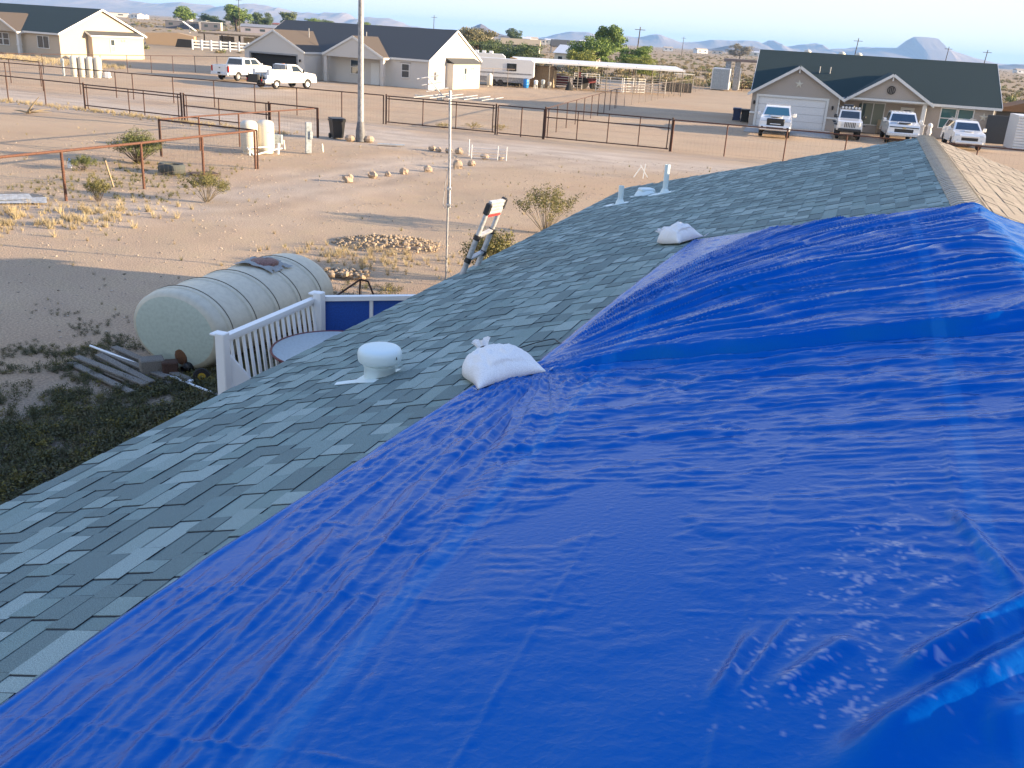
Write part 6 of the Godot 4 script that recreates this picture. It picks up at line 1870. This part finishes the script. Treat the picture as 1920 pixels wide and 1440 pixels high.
# ---------------------------------------------------------------- plants
func leaves(g: Geo, ctr: Vector3, rad: Vector3, count: int, size: float, cols: Array, shell := .35):
	for i in count:
		var d := Vector3(rng.randfn(), rng.randfn(), rng.randfn()).normalized() * pow(rng.randf(), shell)
		var p := ctr + d * rad
		var a := Vector3(rng.randfn(), rng.randfn(), rng.randfn()).normalized()
		var b := a.cross(Vector3(rng.randfn(), rng.randfn(), rng.randfn())).normalized()
		var s := size * rr(.6, 1.4)
		g.col = cols[rng.randi_range(0, cols.size() - 1)]
		g.tri(p - b * s * .5, p + a * s, p + b * s * .5)
		if i % 2 == 0: g.tri(p - b * s * .5, p + b * s * .5, p - a * s * .8)

func shrub(label: String, at: Vector3, h: float, w: float, cols: Array, dens: int, bare := .25, group := "") -> Node3D:
	# creosote-like: many thin stems fanning from the base, foliage in wisps at their ends
	var t := thing("desert_shrub", label, "shrub", at, rr(0, 6), group)
	var st := Geo.new()
	var lf := Geo.new()
	for k in dens:
		var a := rr(0, TAU)
		var out := pow(rng.randf(), .6)
		var tip := Vector3(cos(a) * w * .5 * out, h * (1.0 - .42 * out * out) * rr(.72, 1.05), sin(a) * w * .5 * out)
		var mid := tip * Vector3(.45, .5, .45) + Vector3(rr(-.04, .04), 0, rr(-.04, .04)) * h
		var r0 := .010 * h / 1.2
		st.tube(Vector3(cos(a) * .05, 0, sin(a) * .05), mid, r0, r0 * .7, 4, false); st.tube(mid, tip, r0 * .7, r0 * .25, 4, false)
		for j in 3:
			var q := mid.lerp(tip, rr(.2, .9)); var e := q + Vector3(rr(-1, 1), rr(.3, 1.0), rr(-1, 1)) * h * .14
			st.tube(q, e, r0 * .4, r0 * .15, 3, false)
			leaves(lf, e, Vector3(.09, .08, .09) * h, 16, .024 * sqrt(h), cols)
		for j in 4:
			leaves(lf, mid.lerp(tip, lerpf(bare, 1.0, (j + .6) / 4.0)), Vector3(.08, .09, .08) * h, 18, .024 * sqrt(h), cols)
	obj("stems", st, mats.bark if bare < .4 else mat("pale_stem", .30, .25, .18, .9, "rust", 2), t)
	obj("foliage", lf, mats.leaf, t)
	return t

func tree(label: String, at: Vector3, h: float, w: float, cols: Array, seed_: int, group := ""):
	if at.z < -150: at.x += .0219 * at.z
	var t := thing("desert_tree", label, "tree", at, rr(0, 6), group)
	rng.seed = seed_
	var g := Geo.new()
	g.tube(Vector3(0, -.1, 0), Vector3(.05 * h, h * .35, 0), .035 * h, .025 * h, 8)
	var ends := []
	for k in 13:
		var a := TAU * k / 13.0 * 2.0 + rr(-.3, .3)
		var e := Vector3(cos(a) * w * rr(.10, .36), h * rr(.38, .88), sin(a) * w * rr(.18, .40))
		g.tube(Vector3(.05 * h, h * rr(.25, .36), 0), e, .016 * h, .006 * h, 6)
		ends.append(e)
	obj("trunk", g, mats.bark, t)
	g = Geo.new()
	for e in ends:
		for j in 6:
			var c: Vector3 = e + Vector3(rr(-.16, .16) * w, rr(-.12, .14) * h, rr(-.16, .16) * w)
			leaves(g, c, Vector3(w * rr(.09, .17), h * rr(.06, .12), w * rr(.09, .17)), 110, .032 * h, cols)
	obj("crown", g, mats.leaf, t)

func build_plants():
	var lm := mat("leaf", 1, 1, 1, .8, "", 1, 0, true)
	lm.backlight_enabled = true; lm.backlight = Color(.35, .4, .2)
	rng.seed = 4242
	var olive := [Color(.15, .14, .045), Color(.12, .12, .04), Color(.19, .165, .055), Color(.10, .105, .035)]
	var green := [Color(.10, .125, .035), Color(.13, .15, .045), Color(.075, .10, .03), Color(.16, .165, .06)]
	var dry := [Color(.36, .29, .17), Color(.43, .35, .215), Color(.30, .235, .14)]
	shrub("tall wispy pale green shrub rising behind the roof edge right of the ladder", Vector3(.7, 0, -27.0), 1.45, 2.1, olive, 34, .5)
	shrub("rounded olive shrub at the foot of the nearest rusty fence", Vector3(-9.7, 0, -28.6), .95, 1.5, olive, 34, .4)
	shrub("big dark green bush behind the old tyre", Vector3(-14.6, 0, -35.6), 1.25, 2.1, green, 80, .1)
	shrub("low green bush left of the big dark bush", Vector3(-15.6, 0, -33.2), .55, 1.1, green, 40, .1)
	shrub("small thin shrub beside the leaning stake", Vector3(-12.6, 0, -27.6), .75, .9, olive, 26, .3)
	shrub("half hidden shrub behind the eave near the ladder's foot", Vector3(-.55, 0, -20.8), 1.3, 1.7, olive, 50, .3)
	for p in [[-5.0, -57.0, .35, 1.2, "low dry weed tuft just inside the drive gate"], [-3.3, -57.6, .4, 1.6, "wide dry weed clump beyond the drive gate"], [-1.6, -58.0, .35, 1.3, "small dry weed clump right of the wide one beyond the gate"]]:
		shrub(p[4], Vector3(p[0], 0, p[1]), p[2], p[3], [olive[2], dry[0], dry[1]], 30, .0)
	for p in [[-6.2, -105.5, .8, 1.8, "dry yellow bush at the corner of the white house"], [-17.2, -99.3, .5, 2.2, "green weeds under the porch of the white house"], [-12.6, -97.4, .5, 1.6, "green weeds at the front wall of the white house"], [-1.8, -112.0, .8, 1.6, "green weeds at the foot of the plywood ramp"], [-60.0, -140.0, 1.7, 6.5, "broad yellow green bush behind the beige house"], [-47.0, -166.0, 1.2, 5.0, "dry tan bush before the white rail fence"]]:
		shrub(p[4], Vector3(p[0], 0, p[1]), p[2], p[3], green if p[4].begins_with("green") or p[4].begins_with("broad") else [dry[0], dry[1], olive[2]], 50, .05)
	# grasses and weeds, too many to count
	var tuft := Geo.new()
	for k in 26:
		var a := rr(0, TAU)
		var b := Vector3(cos(a) * rr(0, .06), 0, sin(a) * rr(0, .06))
		var tip := b + Vector3(cos(a) * rr(.02, .16), rr(.10, .26), sin(a) * rr(.02, .16))
		var sd := Vector3(-sin(a), 0, cos(a)) * .006
		tuft.tri(b - sd, b + sd, tip)
	var tm := tuft.mesh()
	var mm := MultiMesh.new()
	mm.transform_format = MultiMesh.TRANSFORM_3D; mm.use_colors = true; mm.mesh = tm
	var items := []
	for i in 1500:          # dry grass bank along the near fence
		var s := rng.randf()
		var p := Vector2(-10.6, -26.6).lerp(Vector2(-17.0, -21.4), pow(s, .7)) + Vector2(rng.randfn() * .8, rng.randfn() * 1.05)
		if gn.get_noise_2d(p.x * 16.0, p.y * 16.0) < -.05 * rng.randf() - .02: continue
		items.append([p, rr(.25, 1.1), [dry[0], dry[1], dry[2], Color(.45, .37, .22)][rng.randi_range(0, 3)]])
	for i in 3600:          # scattered tufts over the yard
		var p := Vector2(rr(-26, 9), rr(-46, -16))
		if gn.get_noise_2d(p.x * 6.0, p.y * 6.0 + 40) < .12: continue
		if ground_col(p.x, p.y).r > .385 and rng.randf() < .7: continue
		items.append([p, rr(.2, .6), dry[rng.randi_range(0, 2)] if rng.randf() < .7 else olive[rng.randi_range(0, 3)]])
	for i in 700:           # along the fence lines
		items.append([fa(rr(-44, -12)) + Vector2(rng.randfn() * .2, rng.randfn() * .5), rr(.4, 1.1), dry[rng.randi_range(0, 2)]])
	for i in 160:
		items.append([Vector2(rng.randfn() * 1.1 - 3.6, rng.randfn() * .7 - 22.6), rr(.4, .9), dry[rng.randi_range(0, 2)]])
	for i in 380:           # pen
		items.append([Vector2(rr(-16, -10.5), rr(-36, -28)), rr(.3, .8), olive[rng.randi_range(0, 3)]])
	for i in 400:
		var p := Vector2(-41.5, -98).lerp(Vector2(-60, -106), rng.randf()) + Vector2(rng.randfn() * 1.0, rng.randfn() * 2.0)
		items.append([p, rr(1.0, 2.2), dry[1]])
	mm.instance_count = items.size()
	for i in items.size():
		var p: Vector2 = items[i][0]
		mm.set_instance_transform(i, Transform3D(Basis(Vector3.UP, rr(0, TAU)).scaled(Vector3.ONE * items[i][1]), Vector3(p.x, ground_h(p.x, p.y), p.y)))
		mm.set_instance_color(i, items[i][2])
	var mi := MultiMeshInstance3D.new()
	mi.name = "dry_grass"; mi.multimesh = mm; mi.material_override = lm
	add_child(mi)
	tag(mi, "dry yellow grass tufts along the fences and over the yard", "grass", "", "stuff")
	# green weeds in the shade of the house
	var wd := Geo.new()
	for k in 7:
		var a := TAU * k / 7.0 + rr(-.3, .3)
		wd.col = Color(.5, .5, .5)
		wd.tube(Vector3.ZERO, Vector3(cos(a) * .10, rr(.10, .2), sin(a) * .10), .003, .0015, 3, false)
	leaves(wd, Vector3(0, .11, 0), Vector3(.15, .10, .15), 60, .026, [Color(1, 1, 1), Color(.7, .75, .6), Color(1.2, 1.15, .8)], .6)
	mm = MultiMesh.new()
	mm.transform_format = MultiMesh.TRANSFORM_3D; mm.use_colors = true; mm.mesh = wd.mesh()
	items = []
	while items.size() < 9000:
		var p := Vector2(rr(-14, -2.5), rr(-20, -5.5))
		var along := RD.x * p.x + RD.z * p.y
		var left := RN.x * p.x + RN.z * p.y
		var den := clampf(1.75 - (left - 8.0) / 2.4 + gn.get_noise_2d(p.x * 14.0, p.y * 14.0 + 7) * 2.1, 0.006, 1)
		if along > 11.0: den *= clampf(1.0 - (along - 11.0) / 2.5, .10, 1.0)
		if left < 7.0 or rng.randf() > den: continue
		items.append(p)
	mm.instance_count = items.size()
	for i in items.size():
		var p: Vector2 = items[i]
		var lf := (RN.x * p.x + RN.z * p.y - 8.5) / 4.0
		var s := rr(.25, 1.05 - .65 * clampf(lf, 0, 1))
		mm.set_instance_transform(i, Transform3D(Basis(Vector3.UP, rr(0, TAU)).scaled(Vector3(s, s * rr(.7, 1.2), s)), Vector3(p.x, ground_h(p.x, p.y), p.y)))
		var c: Color = [Color(.085, .088, .045), Color(.115, .10, .055), Color(.06, .065, .035), Color(.17, .145, .04)][0 if rng.randf() < .5 else rng.randi_range(1, 3)]
		mm.set_instance_color(i, c)
	mi = MultiMeshInstance3D.new()
	mi.name = "green_weeds"; mi.multimesh = mm; mi.material_override = lm
	add_child(mi)
	tag(mi, "dark green and yellow weeds in the shade beside our house", "weeds", "", "stuff")
	# desert scrub out to the horizon
	var sb := Geo.new()
	leaves(sb, Vector3(0, .3, 0), Vector3(.7, .38, .7), 120, .14, [Color(1, 1, 1), Color(.8, .8, .8), Color(1.2, 1.15, 1.1)], .5)
	mm = MultiMesh.new()
	mm.transform_format = MultiMesh.TRANSFORM_3D; mm.use_colors = true; mm.mesh = sb.mesh()
	items = []
	while items.size() < 9000:
		var d := 150.0 + 1900.0 * pow(rng.randf(), 1.9)
		var a := deg_to_rad(rr(-36, 36))
		var p := Vector2(sin(a) * d, -cos(a) * d)
		if p.y > -150 and p.x < 25: continue
		if p.x < -25 and d < 420 and rng.randf() < .9: continue
		if gn.get_noise_2d(p.x * .7, p.y * .7) < -.14: continue
		items.append(p)
	mm.instance_count = items.size()
	for i in items.size():
		var p: Vector2 = items[i]
		var s := rr(.6, 1.5)
		mm.set_instance_transform(i, Transform3D(Basis(Vector3.UP, rr(0, TAU)).scaled(Vector3(s, s * rr(.7, 1.2), s)), Vector3(p.x, ground_h(p.x, p.y) - .1, p.y)))
		var k := rr(.8, 1.25)
		mm.set_instance_color(i, Color(.22 * k, .175 * k, .095 * k) if rng.randf() < .75 else Color(.15 * k, .16 * k, .06 * k))
	mi = MultiMeshInstance3D.new()
	mi.name = "desert_scrub"; mi.multimesh = mm; mi.material_override = lm
	add_child(mi)
	tag(mi, "brown green desert scrub reaching to the horizon", "scrub", "", "stuff")
	# trees
	var tg := [Color(.14, .20, .045), Color(.18, .25, .06), Color(.10, .155, .035)]
	var yl := [Color(.20, .22, .05), Color(.16, .19, .045), Color(.24, .25, .06)]
	var dk := [Color(.08, .12, .05), Color(.10, .14, .055), Color(.06, .09, .04)]
	tree("tallest bright green tree, behind the middle of the shade roof", Vector3(22.5, 0, -232), 9.5, 8.0, tg, 1)
	tree("dark spreading tree behind the left end of the shade roof", Vector3(2.0, 0, -170), 4.4, 9.0, dk, 2)
	tree("broad green tree left of the tallest one", Vector3(15.2, 0, -190), 5.8, 9.0, tg, 3)
	tree("low yellow green tree right in front of the white roofed house", Vector3(12.0, 0, -168), 3.9, 5.0, yl, 4)
	tree("green tree at the right end of the tree row behind the shade roof", Vector3(22.5, 0, -180), 4.8, 7.0, tg, 5)
	tree("yellow green bushy tree at the right end of the shade roof", Vector3(21.2, 0, -158), 3.4, 5.0, yl, 6)
	tree("dark hedge like tree far left of the shade roof", Vector3(-3.5, 0, -185), 4.4, 9.0, dk, 7)
	tree("pale dusty tree behind the white camper", Vector3(-8.0, 0, -230), 7.0, 10.0, [Color(.20, .18, .10), Color(.16, .15, .08)], 8)
	tree("small round dark tree far off above the tan roofed house", Vector3(0.8, 0, -520), 9.0, 9.0, dk, 9)
	tree("pale leafless tree on the far desert right of the utility pole", Vector3(138, 0, -600), 9.0, 14.0, [Color(.28, .25, .2), Color(.22, .2, .16)], 10)
	var spots := [[-150, -455, 9, 9], [-142, -470, 7, 12], [-134, -480, 8, 9], [-128, -462, 12, 12], [-118, -470, 9, 10], [-108, -480, 10, 9], [-98, -490, 8, 12], [-76, -420, 7, 14], [-66, -410, 6, 12], [-56, -400, 7, 12]]
	var said := ["leftmost far green tree, beside the long dark mobile home", "low wide green tree just right of the leftmost far one", "green tree over the middle of the dark mobile home", "tallest far green tree at the left, over the cream ended home", "green tree close right of the tallest far one", "dark green tree over the gap between two mobile homes", "wide low green tree over the pink ended home", "broad low green bush tree right of the pink ended home", "low green tree next to the white house's roof", "far green tree partly behind the white house's roof ridge"]
	for k in spots.size():
		var s = spots[k]
		tree(said[k], Vector3(s[0], 0, s[1]), s[2], s[3], [tg, dk, [Color(.12, .15, .06), Color(.15, .18, .07)]][k % 3], 20 + k, "far trees at the left")

# ---------------------------------------------------------------- far town
func cabin(called: String, label: String, at: Vector3, turn: float, L: float, D: float, H: float, rise: float, wallm: Material, roofm: Material, endm: Material = null, wins := 3, group := ""):
	if at.z < -150: at.x += .0219 * at.z
	var t := thing(called, label, "house", at, turn, group)
	var g := Geo.new()
	g.span(Vector3(0, 0, -D), Vector3(L, H, 0)); obj("wall", g, wallm, t)
	g = Geo.new()
	if rise > 0: g.prism(PackedVector2Array([Vector2(.3, H), Vector2(-D / 2, H + rise), Vector2(-D - .3, H), Vector2(-D - .3, H - .1), Vector2(.3, H - .1)]), -.3, L + .3, Transform3D(Basis(Vector3(0, 0, 1), Vector3.UP, Vector3(1, 0, 0)) if true else Basis.IDENTITY, Vector3.ZERO))
	else: g.span(Vector3(-.2, H, -D - .2), Vector3(L + .2, H + .2, .2))
	obj("roof", g, roofm, t)
	if endm:
		g = Geo.new(); g.span(Vector3(L + .003, .05, -D + .05), Vector3(L + .08, H - .05, -.05)); obj("end_wall", g, endm, t)
	for k in wins:
		g = Geo.new(); g.box(Vector3(L * (k + .5) / wins, H * .6, .02), Vector3(L / wins * .35, H * .3, .06)); obj("window", g, mats.window_glass, t)

func pole(label: String, at: Vector3, h: float, lean: float):
	if at.z < -150: at.x += .0219 * at.z
	var t := thing("utility_pole", label, "utility pole", at, 0, "wooden utility poles")
	var g := Geo.new(); g.tube(Vector3.ZERO, Vector3(lean * h, h, 0), .16, .12, 8); obj("shaft", g, mats.bark, t)
	g = Geo.new(); g.bar(Vector3(lean * h * .93 - 1.3, h * .93, 0), Vector3(lean * h * .93 + 1.3, h * .93, 0), .14, .14); obj("crossarm", g, mats.bark, t)

func build_far_town():
	var wm: Material = mats.stucco_white
	cabin("mobile_home", "long dark grey mobile home under the far trees at the left", Vector3(-151, 0, -432), .15, 14, 5, 3.2, 0, mat("slate", .12, .12, .14, .8), mats.grey_steel)
	cabin("mobile_home", "dark mobile home with a cream end, next to the long grey one", Vector3(-134, 0, -428), .15, 8, 5, 3.4, 0, mat("slate", .12, .12, .14), mats.white_metal, mats.cream_tank, 2)
	cabin("mobile_home", "pink ended mobile home with a grey gabled roof, left of the white house's garage", Vector3(-108, 0, -395), .12, 17, 6, 3.0, 1.0, mat("lilac", .30, .28, .32, .8), mats.grey_steel, mat("pinkish", .62, .42, .33, .8))
	var g := Geo.new(); g.box(Vector3(0, 2.2, 0), Vector3(5, .15, 3.6), Basis(Vector3.FORWARD, .6))
	g.tube(Vector3(0, 0, 0), Vector3(0, 2.0, 0), .15)
	simple("solar_panel", "white tilted panel on a post before the dark mobile homes", "panel", g, mats.white_metal, Vector3(-118, 0, -340), .2)
	cabin("far_house", "orange adobe block house right of the far left trees", Vector3(-92, 0, -560), 0, 22, 10, 5.0, 0, mat("orange", .50, .26, .12, .9), mats.rust_dark)
	cabin("far_house", "long red roofed low house left of the orange adobe", Vector3(-150, 0, -620), 0, 34, 10, 4.0, .8, mats.stucco_white, mat("redroof", .22, .06, .04, .9))
	cabin("far_house", "tan roofed house with cream walls above the curved ramp", Vector3(-4, 0, -360), -.05, 14, 9, 2.8, 2.0, mat("slate", .12, .12, .14), mat("tanroof", .36, .29, .19, .9), mats.cream_tank)
	cabin("far_house", "dark roofed wide house above the left end of the shade roof", Vector3(17, 0, -420), .03, 22, 10, 2.8, 2.6, mats.stucco_taupe, mats.roof_charcoal)
	cabin("far_house", "white roofed house among the green trees behind the shade roof", Vector3(9.0, 0, -205), -.35, 7.5, 8, 2.8, 1.6, mats.cream_tank, mats.white_metal, mats.stucco_beige)
	var spots := [[-450, -1080, 30, 4.5], [-420, -1090, 18, 3], [-392, -1020, 9, 4], [-520, -1150, 14, 5], [-375, -1180, 14, 4], [-352, -1240, 12, 4], [-330, -980, 12, 3.5], [-38, -870, 18, 5], [-22, -640, 9, 4], [-12, -900, 16, 5], [4, -860, 12, 4.5], [14, -900, 10, 5], [24, -960, 9, 4.5], [33, -1000, 9, 4.5], [48, -930, 10, 4], [58, -900, 8, 4.5], [70, -1020, 9, 5], [215, -1150, 14, 4.5], [238, -1180, 12, 4], [300, -1280, 18, 5], [340, -1320, 12, 4], [378, -1400, 12, 4.5], [410, -1150, 9, 3.5], [560, -1100, 12, 4], [590, -1120, 16, 4], [618, -1060, 10, 4], [190, -1240, 11, 4], [92, -1040, 9, 4]]
	for k in spots.size():
		var s = spots[k]
		cabin("far_house", "tiny pale house far off on the desert plain near the horizon", Vector3(s[0], 0, s[1]), rr(-.4, .4), s[2], 9, s[3], 1.4 if k % 3 else 0.0, [wm, mats.cream_tank, mats.white_metal][k % 3], [mats.roof_brown, mats.white_metal, mats.stucco_beige][k % 3], null, 2, "tiny pale houses far off on the plain")
	pole("dark utility pole rising from the desert right of the tallest green tree", Vector3(31.5, 0, -250), 9.5, .04)
	pole("thin far utility pole above the white container", Vector3(96, 0, -560), 11, .02)
	pole("leaning utility pole behind the ridge of the taupe house, left of the mesa", Vector3(103, 0, -300), 11, .06)
	pole("utility pole behind the right end of the taupe roof", Vector3(150, 0, -345), 11, .05)
	pole("rightmost utility pole with a long crossarm at the taupe roof's end", Vector3(142, 0, -300), 10, .06)
	pole("thin far utility pole above the pink ended mobile home", Vector3(-118, 0, -430), 14, .0)
	pole("thin utility pole above the white house's roof, left of the dark hill", Vector3(-34, 0, -430), 12, .01)
